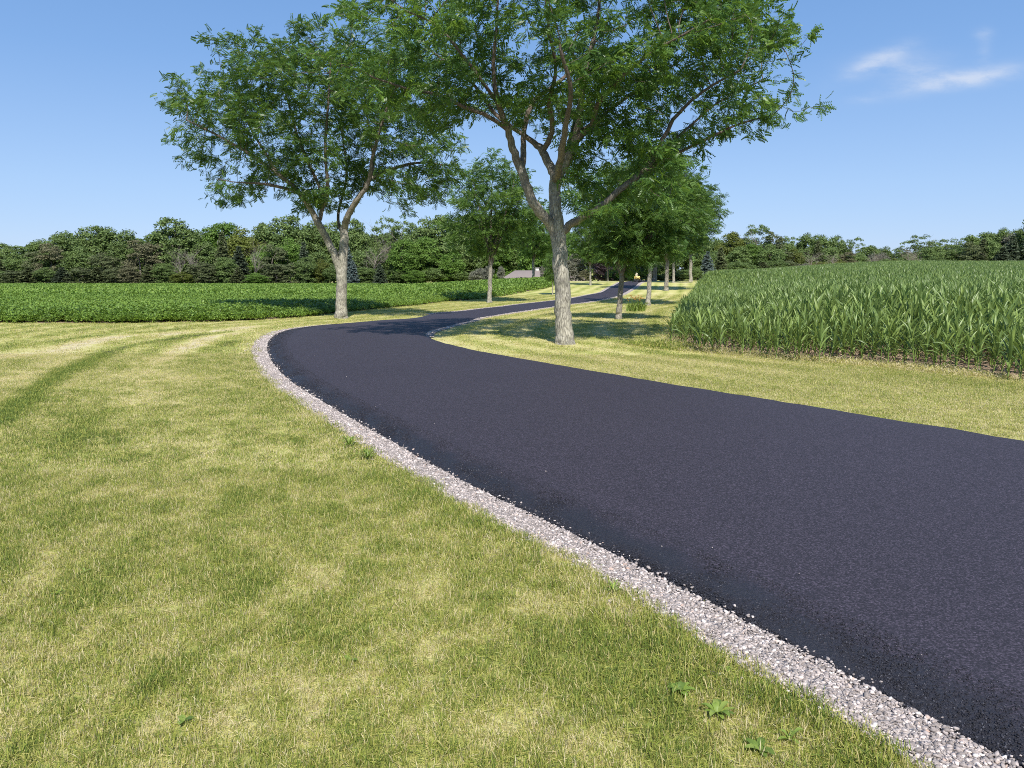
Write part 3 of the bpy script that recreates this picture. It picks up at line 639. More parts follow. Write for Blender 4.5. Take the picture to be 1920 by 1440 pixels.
# the big one right of centre
bx, by = P(1060, 645); base = np.array([bx, by, float(terrain(bx, by))]); D = by
Ls = [[(1060,657,0,.30),(1059,642,0,.245),(1057,612,0,.205),(1056,560,0,.19),(1052,500,0,.18),(1047,445,0,.172),(1042,395,0,.145),(1040,355,0,.14),(1043,325,0,.135)],
 [(1048,452,0,.15),(1030,418,-.1,.125),(1008,392,-.25,.115),(992,362,-.35,.105),(977,322,-.4,.10),(962,280,-.5,.085),(953,245,-.6,.075),(935,195,-.9,.06),(925,130,-1.2,.045),(930,60,-1.5,.03),(935,-20,-1.6,.02)],
 [(977,320,-.4,.08),(982,280,-.2,.07),(982,245,-.1,.06),(1000,190,0,.055),(1040,160,.3,.045),(1085,120,.6,.035),(1130,60,1.,.02)],
 [(953,243,-.6,.05),(915,218,-.9,.045),(870,200,-1.2,.04),(820,178,-1.5,.032),(760,165,-1.7,.025),(700,145,-1.9,.018)],
 [(1043,330,0,.12),(1028,305,.1,.10),(1016,282,.2,.09),(1003,268,.3,.07),(980,252,.5,.055),(930,215,1.,.045),(880,150,1.6,.035),(800,90,2.1,.022)],
 [(1016,284,.2,.07),(1030,262,0,.065),(1036,235,-.2,.06),(1030,190,-.6,.05),(1042,130,-1.,.04),(1030,60,-1.4,.03),(1020,-40,-1.6,.02)],
 [(1047,328,0,.125),(1062,305,0,.115),(1076,272,-.1,.10),(1084,235,-.2,.085),(1090,190,-.2,.07),(1100,120,0,.055),(1120,40,.3,.04),(1130,-60,.5,.025)],
 [(1078,268,-.1,.07),(1098,248,-.4,.06),(1113,225,-.7,.055),(1122,195,-1.,.05),(1160,150,-1.5,.04),(1220,100,-1.9,.03),(1290,60,-2.2,.02)],
 [(1082,245,-.2,.05),(1110,235,.3,.05),(1150,200,.9,.042),(1210,160,1.5,.035),(1280,110,2.2,.022)],
 [(1058,432,0,.10),(1074,418,-.1,.09),(1098,405,-.3,.082),(1132,382,-.5,.078),(1168,352,-.6,.074),(1200,326,-.7,.07),(1226,298,-.7,.06),(1242,262,-.7,.05),(1270,215,-.8,.04),(1320,170,-.9,.03),(1390,130,-1.,.02)],
 [(1200,326,-.7,.045),(1245,300,-.6,.04),(1310,268,-.4,.032),(1380,235,-.3,.025),(1450,215,-.2,.016)],
 [(1226,298,-.7,.04),(1290,240,.2,.03),(1350,190,.9,.025),(1430,150,1.2,.015)],
 [(1042,340,0,.09),(1050,300,-.9,.08),(1060,240,-1.8,.06),(1070,170,-2.6,.045),(1050,90,-3.2,.03)],
 [(1046,335,0,.09),(1060,300,.9,.08),(1075,240,1.9,.06),(1090,160,2.8,.045),(1060,60,3.2,.03)],
 [(935,195,-.9,.04),(880,120,-1.6,.035),(820,50,-2.,.025),(760,20,-2.2,.018)]]
Es = [(1060,30,350,185,0,3.8),(1300,130,170,125,0,2.8),(1392,110,95,110,0,1.8),(780,95,165,120,-.6,2.6),(660,50,65,70,-.5,1.2),(1190,290,110,80,.2,2.2),(1310,250,110,45,0,1.6),
      (1410,215,75,30,0,1.0),(1060,-120,300,110,0,3.2),(1478,170,22,35,0,.5),(860,190,90,50,-.8,1.6),(1130,350,60,40,.8,1.2),(1350,30,110,90,0,2.),(1140,372,50,30,-.7,1.),(1185,335,70,38,-.7,1.1),(1250,280,60,40,-.6,1.)]
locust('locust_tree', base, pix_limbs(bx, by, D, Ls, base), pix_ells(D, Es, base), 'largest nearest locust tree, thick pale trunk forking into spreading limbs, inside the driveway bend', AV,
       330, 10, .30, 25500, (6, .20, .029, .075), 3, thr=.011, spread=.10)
# the left one
bx, by = P(640, 597); base = np.array([bx, by, float(terrain(bx, by))]); D = by
Ls = [[(640,604,0,.32),(640,596,0,.27),(640,575,0,.22),(641,540,0,.205),(641,505,0,.20),(643,480,0,.19),(646,450,0,.165),(645,428,0,.155)],
 [(637,508,0,.17),(627,478,-.1,.15),(612,448,-.2,.14),(597,420,-.4,.13),(584,395,-.5,.105),(560,360,-.7,.085),(520,325,-.9,.07),(470,290,-1.1,.055),(410,255,-1.2,.04),(350,225,-1.2,.025)],
 [(597,420,-.4,.08),(604,392,-.2,.08),(602,360,0,.07),(585,320,.3,.06),(560,260,.6,.05),(540,190,.8,.035),(520,120,.9,.02)],
 [(604,392,-.2,.07),(614,365,-.5,.065),(614,340,-.8,.06),(610,280,-1.2,.05),(615,200,-1.5,.04),(620,120,-1.6,.025)],
 [(645,430,0,.13),(654,402,.2,.12),(668,378,.4,.105),(684,352,.5,.09),(692,338,.6,.08),(740,315,.8,.06),(790,305,1.,.04),(840,310,1.,.025)],
 [(645,430,0,.12),(650,410,-.3,.11),(662,385,-.6,.09),(690,345,-.9,.08),(700,290,-1.2,.06),(720,220,-1.5,.045),(740,150,-1.6,.03)],
 [(692,340,.5,.07),(700,300,1.3,.06),(690,230,2.,.045),(680,150,2.4,.03)], [(640,440,0,.06),(634,400,.8,.055),(650,330,1.8,.045),(640,240,2.6,.03)],
 [(560,360,-.7,.06),(500,345,-1.6,.05),(445,342,-2.1,.02),(405,335,-2.3,.012)], [(520,325,-.9,.05),(470,240,.4,.04),(440,170,1.,.025)]]
Es = [(590,215,200,120,0,3.6),(395,235,85,85,0,2.),(480,150,85,65,0,2.2),(450,335,85,42,0,2.),(740,290,110,95,0,2.4),(820,335,42,55,.3,1.2),(650,110,120,60,0,2.6),(355,200,45,30,0,1.),(370,290,45,25,0,1.),(560,350,90,40,-.3,2.)]
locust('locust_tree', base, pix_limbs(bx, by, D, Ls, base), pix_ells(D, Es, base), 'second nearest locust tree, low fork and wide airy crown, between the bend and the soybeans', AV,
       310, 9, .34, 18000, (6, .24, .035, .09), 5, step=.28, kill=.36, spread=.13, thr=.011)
# middle-distance locusts: three built, the others copied from them
def mid(name, px, py, crown, label, seed, nfr=9000, fr=(4,.28,.055,.13), low=.28, tr=None, lean=0., ncl=130, dr_=None, off=0):
    bx, by = P(px, py); base = np.array([bx, by, float(terrain(bx, by))]); s_ = by/F; x0, x1, yt, yb = crown
    H = (py-yt)*s_; W = (x1-x0)*s_/2; zc0 = (py-yb)*s_; cxm = ((x0+x1)/2-px)*s_; r = random.Random(seed); tr = tr or .011*H+.04
    fk = low*H
    L = [[((0,0,-.1), tr*1.5), ((0,0,.12), tr*1.15), ((lean*.1,0,.5), tr), ((lean*.4,0,fk*.6), tr*.92), ((lean*.7,0,fk), tr*.85)]]
    for i in range(6):
        a = i*1.05+r.uniform(-.3,.3); rr = W*r.uniform(.45,.7); z1 = fk+(H-fk)*r.uniform(.45,.75); st = fk*r.uniform(.85,1.1)
        L.append([((lean*.7,0,min(st,fk)), tr*.6), ((lean*.7+cos(a)*rr*.25, sin(a)*rr*.25, fk+.12*H), tr*.5), ((cxm*.6+cos(a)*rr*.6, sin(a)*rr*.6, fk+(z1-fk)*.55), tr*.32), ((cxm+cos(a)*rr, sin(a)*rr, z1), tr*.16)])
    L.append([((lean*.7,0,fk), tr*.7), ((lean,0,fk+.2*H), tr*.5), ((cxm*.5,.1,fk+.42*H), tr*.3), ((cxm*.8,0,.85*H), tr*.12)])
    dm = dr_ or W*.95; hh = (H-zc0)/2
    E_ = [((cxm, 0, zc0+hh*1.05), (W*.8, dm*.8, hh*.9))]
    for i in range(6):
        a = i*1.047+r.uniform(-.4,.4); E_.append(((cxm+cos(a)*W*.55, sin(a)*dm*.55, zc0+hh*r.uniform(.55,1.35)), (W*.42, dm*.42, hh*.38)))
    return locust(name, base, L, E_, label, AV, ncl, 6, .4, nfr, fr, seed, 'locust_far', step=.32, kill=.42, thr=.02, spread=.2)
t2 = mid('locust_tree', 1160, 599, (1085,1290,300,503), 'dark forked locust, first one behind the big tree on the right of the driveway', 21, 9800, fr=(5,.24,.04,.09), lean=.12, ncl=150)
t3 = mid('locust_tree', 1215, 573, (1150,1330,285,500), 'slim locust standing behind the orange daylilies', 22, 7800, lean=.12, ncl=150)
l2 = mid('locust_tree', 918, 568, (838,1014,296,498), 'airy locust left of the driveway at the edge of the soybeans', 23, 7200, lean=.1, ncl=150)
def copy_tree(src, loc, s, rz, label, group):
    r_ = src.copy(); COL.objects.link(r_); r_.location = loc; r_.rotation_euler = (0,0,rz); r_.scale = (s[0], s[0], s[1])
    if label: r_['label'] = label
    if group: r_['group'] = group
    elif 'group' in r_: del r_['group']
    for ch in src.children:
        c = ch.copy(); COL.objects.link(c); c.parent = r_
    return r_
def avenue(src, srcpx, srctop, px, py, top, rz, label, wide=1., Y=None):
    """copy standing at photo position px,py with its crown reaching photo row top"""
    x, y = P(px, py) if Y is None else ((px-960)/F*Y, Y)
    h0 = (srcpx-srctop)*src.location[1]/F; z = float(terrain(x, y)); h = at(px, top, y)[2]-z; k = h/h0
    print('avenue', px, round(x,1), round(y,1), round(h,1)); return copy_tree(src, (x, y, z), (k*wide, k), rz, label, AV)
avenue(t2, 599, 300, 1249, 545, 345, 1.1, 'fourth locust in the row right of the driveway, between the orange daylilies and the corn', 1.1)
avenue(t3, 573, 285, 1263, 530, 385, 2.2, 'farthest locust trunk in the row beside the corn, near the pale crossing lane', 1.15)
avenue(l2, 568, 296, 1107, 535, 395, 2.6, 'slender pale locust left of the driveway in front of the purple-leaved tree', .95)
avenue(l2, 568, 296, 1036, 553, 470, .9, 'young thin locust mostly hidden behind the big pale trunk', .8)
avenue(t2, 599, 300, 1138, 530, 420, 4., 'small distant locust in front of the dark shrubs near the end of the driveway', 1., Y=108)
avenue(t3, 573, 285, 1292, 528, 330, 3.6, 'tall leafy locust behind the row where the corn field begins', 1.1, Y=92)
avenue(t2, 599, 300, 1225, 528, 350, 5.2, 'dense dark locust standing over the end of the driveway', 1.2, Y=104)
avenue(l2, 568, 296, 1000, 530, 380, 4.4, 'locust behind the left row in front of the brown roofed house', 1.2, Y=98)

# ------------------------------------------------------------------ wood trees (prototypes, then copies)
def cards(cents, rads, per, sz, seed, up=.4):
    r = np.random.default_rng(seed); V = []; rn = []
    for c, rd in zip(cents, rads):
        k = int(per*rd**1.5)+8; v = r.normal(size=(k,3)); v /= np.linalg.norm(v, axis=1)[:,None]; v[:,2] = np.where(v[:,2] < -.3, -v[:,2]*.6, v[:,2])
        p = c+v*np.array([1,1,.9])*rd*r.uniform(.7,1.12,(k,1)); nrm = v+np.array([0,0,up*.5])+r.normal(0,.55,(k,3)); nrm /= np.linalg.norm(nrm, axis=1)[:,None]
        t = np.cross(nrm, r.normal(size=(k,3))); t /= np.linalg.norm(t, axis=1)[:,None]; b = np.cross(nrm, t); s_ = sz*r.uniform(.5,1.15,(k,1))
        V.append(np.stack([p-t*s_, p-b*s_*.55, p+t*s_, p+b*s_*.55], 1).reshape(-1,3)); rn.append(np.repeat(np.clip(r.normal(.5,.22,k),0,1), 4))
    V = np.concatenate(V); return V, np.arange(len(V)).reshape(-1,4), np.concatenate(rn)
def crown_broad(seed, round_=1., top=1.):
    r = np.random.default_rng(seed); C = []; Q = []            # unit tree: height 10, half width 3.4
    for i in range(95):
        v = r.normal(size=3); v /= np.linalg.norm(v); f = r.uniform(.25,1)**.5; z = 5.6+v[2]*3.7*f; w = 3.1*(1-.25*max(0,(z-6)/4)*(2-round_))
        C.append((v[0]*w*f, v[1]*w*f, z)); Q.append(r.uniform(.65,1.25))
    for i in range(26): a = r.random()*6.28; C.append((cos(a)*r.uniform(1,2.9), sin(a)*r.uniform(1,2.9), r.uniform(.6,3.))); Q.append(r.uniform(.6,1.))
    return cards(np.array(C), Q, 125, .19, seed)
def crown_conifer(seed, half=2.3, jag=1.):
    r = np.random.default_rng(seed); V = []; rn = []
    for z in np.arange(.5, 9.9, .27):
        R0 = half*(1-z/10.)**.8+.12; nb = int(7+R0*5)
        for k in range(nb):
            a = r.random()*6.28; L = R0*r.uniform(.7,1.12*jag); zz = z+r.uniform(-.12,.12); m = max(4, int(L*9))
            for j in range(m):
                t = (j+r.random())/m; p = np.array([cos(a)*L*t, sin(a)*L*t, zz-.22*L*t+.12*L*t*t]); ww = .16*(1.15-.5*t)+.06
                for s_ in (-1, 1):
                    b = a+s_*r.uniform(.5,1.2); d = np.array([cos(b), sin(b), r.uniform(-.35,.05)])*ww*1.7; n = np.array([-sin(b)*.7, cos(b)*.7, r.normal(0,1.)])*.08
                    V += [p, p+d*.5-n, p+d, p+d*.5+n]; rn += [r.random()]*4
    V = np.array(V); return V, np.arange(len(V)).reshape(-1,4), np.array(rn)
def crown_oval(seed, half=1.7):
    r = np.random.default_rng(seed); C = []; Q = []
    for i in range(80):
        z = r.uniform(.5, 9.2); w = half*math.sqrt(max(.03, 1-((z-3.6)/6.3)**2)); a = r.random()*6.28; f = math.sqrt(r.uniform(.3,1)); C.append((cos(a)*w*f, sin(a)*w*f, z)); Q.append(r.uniform(.45,.8))
    return cards(np.array(C), Q, 170, .16, seed, .2)
def crown_sparse(seed):
    r = np.random.default_rng(seed); C = []; Q = []
    for i in range(85):
        z = r.uniform(1.5,9.7); w = 2.1*math.sqrt(max(.05,1-((z-6.)/4.2)**2)); a = r.random()*6.28; C.append((cos(a)*w, sin(a)*w, z)); Q.append(r.uniform(.35,.8))
    return cards(np.array(C), Q, 130, .15, seed, .3)
def branchy(seed, H=10, r0=.16, fine=3, spread=.55):
    r = random.Random(seed); pos = [np.array([0,0,-.3])]; par = [-1]; rad = [r0*1.2]
    def grow(pi_, d, L, rr, lev):
        n = 5; p = pi_
        for k in range(n):
            d = d+np.array([r.gauss(0,.10), r.gauss(0,.10), r.gauss(.03,.06)]); d /= np.linalg.norm(d)
            pos.append(pos[p]+d*L/n); par.append(p); rad.append(rr*(1-.55*(k+1)/n)); p = len(pos)-1
            if lev < fine and (k >= 1 or lev > 0):
                for q in range(2 if lev < 2 else 1):
                    a = r.random()*6.28; nd = d+np.array([cos(a), sin(a), r.uniform(-.1,.5)])*spread*r.uniform(.8,1.5); nd /= np.linalg.norm(nd)
                    grow(p, nd, L*r.uniform(.36,.6), rad[p]*.6, lev+1)
    grow(0, np.array([0,0,1.]), H*.85, r0, 0); pos = np.array(pos); pos[:,2] *= H/pos[:,2].max()
    return wood_mesh(pos, np.array(par), np.array(rad), 8)
def trunk_simple(seed, H=9, r0=.2):
    r = np.random.default_rng(seed); p = np.array([(r.normal(0,.08)*k, r.normal(0,.08)*k, z) for k, z in enumerate(np.linspace(-.3, H, 8))]); return tube(p, np.linspace(r0, .03, 8), 7)
PROTO = {}
def proto(key, crown, mat, tr=None, bark='woodbark'):
    v, f = tr if tr else trunk_simple(len(PROTO)+5); t = mesh('trunk', v, np.array(f), M[bark], smooth=True, link=False)
    c = None
    if crown: c = mesh('crown', crown[0], crown[1], M[mat], link=False, attrs={'rn': crown[2]})
    PROTO.setdefault(key, []).append((t, c))
b1, b2, b3, b4 = (crown_broad(s, q) for s, q in ((1,1),(2,.4),(3,1),(4,.7))); k1, k2 = crown_conifer(11), crown_conifer(12, 2.6, 1.1); o1, o2 = crown_oval(13), crown_oval(14, 2.1); s1, s2 = crown_sparse(15), crown_sparse(16)
for c in (b1,b2,b3,b4): proto('broad', c, 'broad')
for c in (b1,b4): proto('bright', c, 'bright'); proto('yellow', c, 'yellow')
for c in (b2,b3): proto('grey', c, 'grey')
for c in (b3,b1): proto('purple', c, 'purple')
for c in (k1,k2): proto('spruce', c, 'spruce'); proto('blue', c, 'blue'); proto('olive', c, 'olive')
for c in (o1,o2): proto('cedar', c, 'olive'); proto('brown', c, 'brown'); proto('darkcedar', c, 'broad')
for c in (s1,s2): proto('sparse', c, 'broad', branchy(len(PROTO)+40, fine=2), 'deadwood')
proto('dead', None, None, branchy(31, r0=.11, spread=.42), 'deadwood'); proto('dead', None, None, branchy(33, r0=.12, spread=.5), 'deadwood')
HW = {'broad':3.9, 'bright':3.9, 'yellow':3.9, 'grey':3.9, 'purple':3.9, 'spruce':2.5, 'blue':2.5, 'olive':2.5, 'cedar':2.2, 'brown':2.2, 'darkcedar':2.2, 'sparse':2.6, 'dead':2.6}
NAME = {'broad':'broadleaf_tree', 'bright':'broadleaf_tree', 'yellow':'broadleaf_tree', 'grey':'broadleaf_tree', 'purple':'purple_leaved_tree', 'spruce':'spruce_tree', 'blue':'blue_spruce_tree', 'olive':'spruce_tree', 'cedar':'cedar_tree', 'brown':'cedar_tree', 'darkcedar':'cedar_tree', 'sparse':'thin_crowned_tree', 'dead':'dead_tree'}
ntree = [0]
def wtree(px, top, wpx, kind, Y, label, group, z=None):
    x = (px-960)/F*Y; z = float(terrain(x, Y)) if z is None else z; h = at(px, top, Y)[2]-z; t, c = PROTO[kind][ntree[0] % len(PROTO[kind])]; ntree[0] += 1
    o = empty(NAME[kind], (x, Y, z), rng.random()*6.28); kz = h/10.; kx = wpx*(.8 if kind in ('spruce','olive','cedar','brown','blue','darkcedar') else 1.)*Y/F/2/HW[kind]; o.scale = (kx, kx, kz)
    for src in (t, c):
        if src: q = src.copy(); COL.objects.link(q); q.parent = o
    return tag(o, label, 'tree', group)
GL = 'trees of the wood behind the soybean field'; GR = 'trees of the wood behind the corn field'
LOOK = {'broad':'dark green broadleaf tree', 'bright':'fresh green broadleaf tree', 'yellow':'yellowish green broadleaf tree', 'grey':'greyish green broadleaf tree', 'purple':'purple leaved tree', 'spruce':'grey-green spruce', 'blue':'bluish spruce', 'olive':'olive green conifer', 'cedar':'olive green cedar', 'brown':'browning cedar', 'darkcedar':'dark slender evergreen', 'sparse':'thin-crowned tree', 'dead':'bare dead tree'}
ORD = 'first second third fourth fifth sixth seventh eighth ninth tenth eleventh twelfth thirteenth fourteenth fifteenth sixteenth seventeenth eighteenth nineteenth twentieth'.split()+['twenty-'+q for q in 'first second third fourth fifth sixth seventh eighth ninth'.split()]+['thirtieth']+['thirty-'+q for q in 'first second third fourth fifth sixth seventh eighth ninth'.split()]+['fortieth']+['forty-'+q for q in 'first second third fourth fifth sixth seventh eighth ninth'.split()]+['fiftieth']+['fifty-'+q for q in 'first second third fourth fifth sixth seventh eighth ninth'.split()]
def wood(rows, group, where):
    """rows: (px, top, width px, kind, Y, own label or None); unnamed ones are told apart by their order from the left"""
    cnt = {}
    for px, top, w, kind, Y, lab in sorted(rows, key=lambda t: t[0]):
        if not lab: k = cnt.get(kind, 0); cnt[kind] = k+1; lab = f'{LOOK[kind]}, {ORD[k]} of its kind from the left, {where}'
        wtree(px, top, w, kind, Y, lab, group)
Lrows = [  # skyline
 (-30,455,90,'broad',158,None),(15,452,80,'broad',156,None),(62,455,80,'darkcedar',158,None),(98,442,90,'broad',156,None),(138,426,92,'broad',150,'tall dark tree rising above its neighbours near the left edge, behind the soybeans'),
 (185,420,100,'broad',155,None),(225,418,100,'broad',156,None),(262,446,80,'broad',160,None),(262,428,60,'dead',162,'faint bare treetop showing above the wood left of the round crown'),(335,404,112,'broad',146,'tallest round-headed tree of the left wood, standing above the bare grey stems'),(300,440,70,'broad',158,None),
 (385,424,80,'broad',156,None),(425,413,104,'bright',156,None),(468,428,90,'yellow',152,'yellowish broad crown left of the pale bare stem in the left wood'),(500,414,80,'broad',158,None),(545,400,120,'broad',157,None),(590,406,90,'broad',157,None),
 (630,412,80,'broad',158,None),(672,407,80,'broad',156,None),(705,433,80,'dead',143,'large pale dead tree with spreading bare branches right of the second locust'),(728,408,55,'sparse',160,None),(760,414,60,'sparse',160,None),(795,409,85,'broad',158,None),
 (835,400,95,'broad',158,None),(880,395,95,'broad',158,None),(925,390,95,'broad',160,None),(965,392,95,'broad',160,None),
 # middle
 (40,472,70,'broad',146,None),(8,480,60,'olive',143,None),(75,468,60,'cedar',144,None),(105,452,62,'brown',143,'brownish pointed cedar below the tall dark tree at the left'),(125,470,80,'broad',145,None),(165,462,70,'broad',145,None),(200,470,60,'cedar',142,None),(222,480,60,'cedar',142,None),
 (235,450,70,'broad',147,None),(272,446,66,'brown',141,'tall tan-green cedar left of the round-headed tree'),(300,452,56,'brown',142,None),(330,462,60,'broad',144,None),(352,456,40,'dead',138,'bare grey stem, left of the pair below the round-headed tree'),(366,452,44,'dead',139,'bare grey stem, right of the pair below the round-headed tree'),
 (392,450,70,'broad',145,None),(425,432,60,'olive',142,None),(455,460,60,'spruce',141,None),(478,438,36,'dead',137,'straight pale dead stem at the edge of the left wood'),(500,460,70,'bright',145,None),(520,455,60,'cedar',142,None),(545,445,70,'bright',146,None),(575,452,52,'spruce',141,None),
 (600,470,60,'broad',145,None),(605,485,46,'yellow',138,'low yellow-brown bush left of the second locust trunk'),(655,458,50,'blue',142,'silvery spruce behind the second locust trunk'),(690,462,80,'broad',146,None),(725,470,80,'broad',146,None),(715,494,38,'spruce',134,'small green spruce in front of the dark gap right of the second locust'),
 (758,445,66,'bright',141,'bright fresh green maple hanging low over the field right of centre-left'),(800,440,80,'bright',145,None),(845,450,90,'broad',146,None),(850,470,60,'bright',140,None),(895,450,70,'broad',147,None),(940,440,90,'bright',147,None),(985,440,90,'broad',147,None),
 # low edge
 (-5,500,60,'broad',139,None),(35,505,60,'cedar',138,None),(62,500,60,'olive',138,None),(95,500,60,'broad',139,None),(125,500,56,'spruce',138,None),(160,500,70,'cedar',138,None),(190,500,66,'olive',138,None),(222,500,50,'cedar',138,None),(250,495,56,'brown',137,None),
 (285,495,56,'olive',137,None),(315,492,60,'broad',138,None),(345,510,50,'yellow',135,None),(378,490,54,'cedar',138,None),(400,492,60,'cedar',137,None),(430,480,52,'broad',137,None),(452,500,54,'olive',136,None),(485,512,56,'bright',134,None),(520,492,60,'cedar',137,None),(550,490,50,'cedar',137,None),
 (578,480,54,'broad',137,None),(630,495,50,'broad',137,None),(665,490,44,'blue',137,None),(690,500,60,'broad',139,None),(745,500,60,'broad',141,None),(780,505,50,'bright',138,None),(815,500,66,'broad',140,None),(860,505,60,'broad',140,None),(900,500,50,'grey',136,None)]
wood(Lrows, GL, 'behind the soybeans')
Rrows = [(1330,440,70,'broad',165,None),(1366,432,62,'yellow',160,None),(1412,421,54,'sparse',160,'pale airy treetop, tallest in the stretch right of the avenue'),(1441,430,56,'cedar',158,None),(1468,444,44,'broad',170,None),(1486,444,36,'sparse',172,None),
 (1510,430,60,'broad',170,None),(1538,434,56,'broad',170,None),(1560,442,50,'broad',172,None),(1576,450,30,'sparse',172,None),(1596,446,36,'sparse',168,None),(1622,458,56,'broad',170,None),(1648,457,44,'broad',172,None),(1676,466,40,'sparse',172,None),
 (1694,452,50,'sparse',168,None),(1714,441,50,'sparse',166,'open-crowned tree rising above the gap in the right wood'),(1735,452,60,'broad',168,None),(1765,448,46,'sparse',168,None),(1782,452,44,'broad',168,None),(1808,438,60,'broad',160,None),(1840,432,66,'broad',160,None),(1872,420,60,'broad',158,None),(1898,428,50,'broad',158,None),(1925,400,70,'broad',152,'tallest treetop at the right edge of the photo'),(1960,395,80,'broad',152,None),
 (1345,470,60,'broad',155,None),(1385,460,66,'broad',155,None),(1405,455,56,'bright',155,None),(1440,458,66,'broad',152,None),(1465,470,56,'cedar',152,None),(1483,466,46,'yellow',152,None),(1500,470,56,'broad',154,None),(1525,450,44,'olive',155,None),(1548,462,50,'broad',156,None),
 (1510,464,40,'dead',143,'greyish bare tree leftmost of those along the corn field'),(1560,468,36,'dead',143,'thin bare tree second from the left along the corn field'),(1624,468,44,'dead',143,'wide bare tree in the middle of the right wood edge'),(1703,462,34,'dead',143,'upright bare pale stem right of the gap in the right wood'),(1714,470,34,'dead',143,'smaller bare stem just right of the upright pale one'),
 (1580,470,50,'brown',154,None),(1600,472,50,'broad',156,None),(1640,470,50,'grey',156,None),(1690,474,50,'broad',157,None),(1730,464,56,'broad',157,None),(1760,468,54,'broad',156,None),(1785,462,54,'darkcedar',154,None),(1808,450,50,'cedar',150,None),(1830,446,50,'olive',151,None),(1848,452,56,'broad',151,None),
 (1878,428,50,'grey',157,None),(1884,440,62,'spruce',148,'dark spruce with layered boughs at the right edge wood'),(1915,432,66,'spruce',147,None),(1868,462,56,'spruce',147,None),(1830,470,56,'olive',147,None),(1945,430,66,'spruce',147,None),
 (1340,488,46,'broad',145,None),(1375,488,56,'broad',145,None),(1400,492,50,'broad',146,None),(1425,490,50,'olive',146,None),(1450,485,56,'broad',147,None),(1475,488,46,'cedar',148,None),(1500,492,46,'grey',148,None),(1530,490,46,'yellow',149,None),(1568,486,36,'yellow',149,None),(1670,484,34,'yellow',152,None),(1650,484,44,'broad',152,None),(1788,484,40,'yellow',151,None),(1745,480,60,'broad',152,None)]
wood([(a, b, c, d_, Y+(13 if d_ != 'dead' else 12), l) for a, b, c, d_, Y, l in Rrows], GR, 'beyond the corn')
rear = random.Random(8)
for k in range(24):
    px = -50+k*46; wtree(px, float(np.interp(px, [0,100,200,330,450,560,800,1000], [462,452,436,430,430,418,420,410]))+rear.uniform(9,24), 105, 'broad', 168, f'dark rear tree of the left wood, {ORD[k]} from the left', GL)
for k in range(17):
    px = 1310+k*42; wtree(px, float(np.interp(px, [1310,1400,1560,1620,1660,1720,1800,1880,1940], [448,445,458,468,474,462,452,440,425]))+rear.uniform(0,8), 92, 'broad', 192, f'dark rear tree of the right wood, {ORD[k]} from the left', GR)
# yard trees round the house and the end of the driveway
Y_G = 'yard trees and shrubs at the end of the driveway'
Yr = [(1322,470,46,'blue',112,'silvery blue spruce at the far left corner of the corn field'),(1346,462,50,'olive',114,'olive spruce with layered boughs beside the blue spruce'),
 (1304,430,60,'broad',122,'dark tree behind the blue spruce'),(1275,420,70,'broad',124,'dark tree behind the far end of the right row'),(1240,410,80,'broad',126,'dark tree right behind the yellow machine'),(1200,415,90,'broad',128,'dark tree straight behind the end of the driveway'),
 (1135,470,56,'purple',118,'purple leaved tree left of the driveway end'),(1157,480,50,'purple',120,'second smaller purple leaved tree'),(1165,440,80,'broad',130,'dark tree behind the purple leaved trees'),(1078,474,46,'grey',112,'pale grey-leaved tree covering the right end of the roof'),
 (1024,494,30,'grey',110,'pale grey-green bush tree in front of the brown roof'),(916,498,26,'grey',110,'pale weeping tree left of the brown roof'),(940,496,18,'grey',113,'small pale tree against the left end of the brown roof'),
 (1185,505,26,'bright',105,'small light green shrub left of the yellow machine'),(1220,512,30,'yellow',108,'yellow-green shrub right of the yellow machine'),(1240,514,34,'yellow',108,'low yellowish shrub between the far locust trunks'),(1278,505,40,'broad',112,'dark shrub left of the corn corner'),(1300,500,36,'broad',112,'dark shrub touching the corn corner'),
 (1180,490,50,'darkcedar',116,'narrow dark evergreen behind the light green shrub'),(1210,480,60,'broad',114,'low dark tree whose shade backs the yellow machine'),(1095,505,30,'brown',108,'brownish bush beside the slender pale locust'),(1120,440,90,'broad',136,'tall dark tree behind the right end of the house'),(1060,430,90,'bright',138,'fresh green tree behind the house roof'),
 (1010,425,90,'bright',138,'fresh green tree behind the left half of the roof'),(1245,450,70,'broad',118,'mid green tree over the yellowish shrubs'),(1150,505,40,'broad',112,'dark round shrub under the purple leaved trees'),(1262,505,34,'spruce',114,'small dark spruce between the far trunks')]
for px, top, w, kind, Y, lab in Yr: wtree(px, top, w, kind, Y, lab, Y_G, z=min(float(terrain((px-960)/F*Y, Y)), .3))

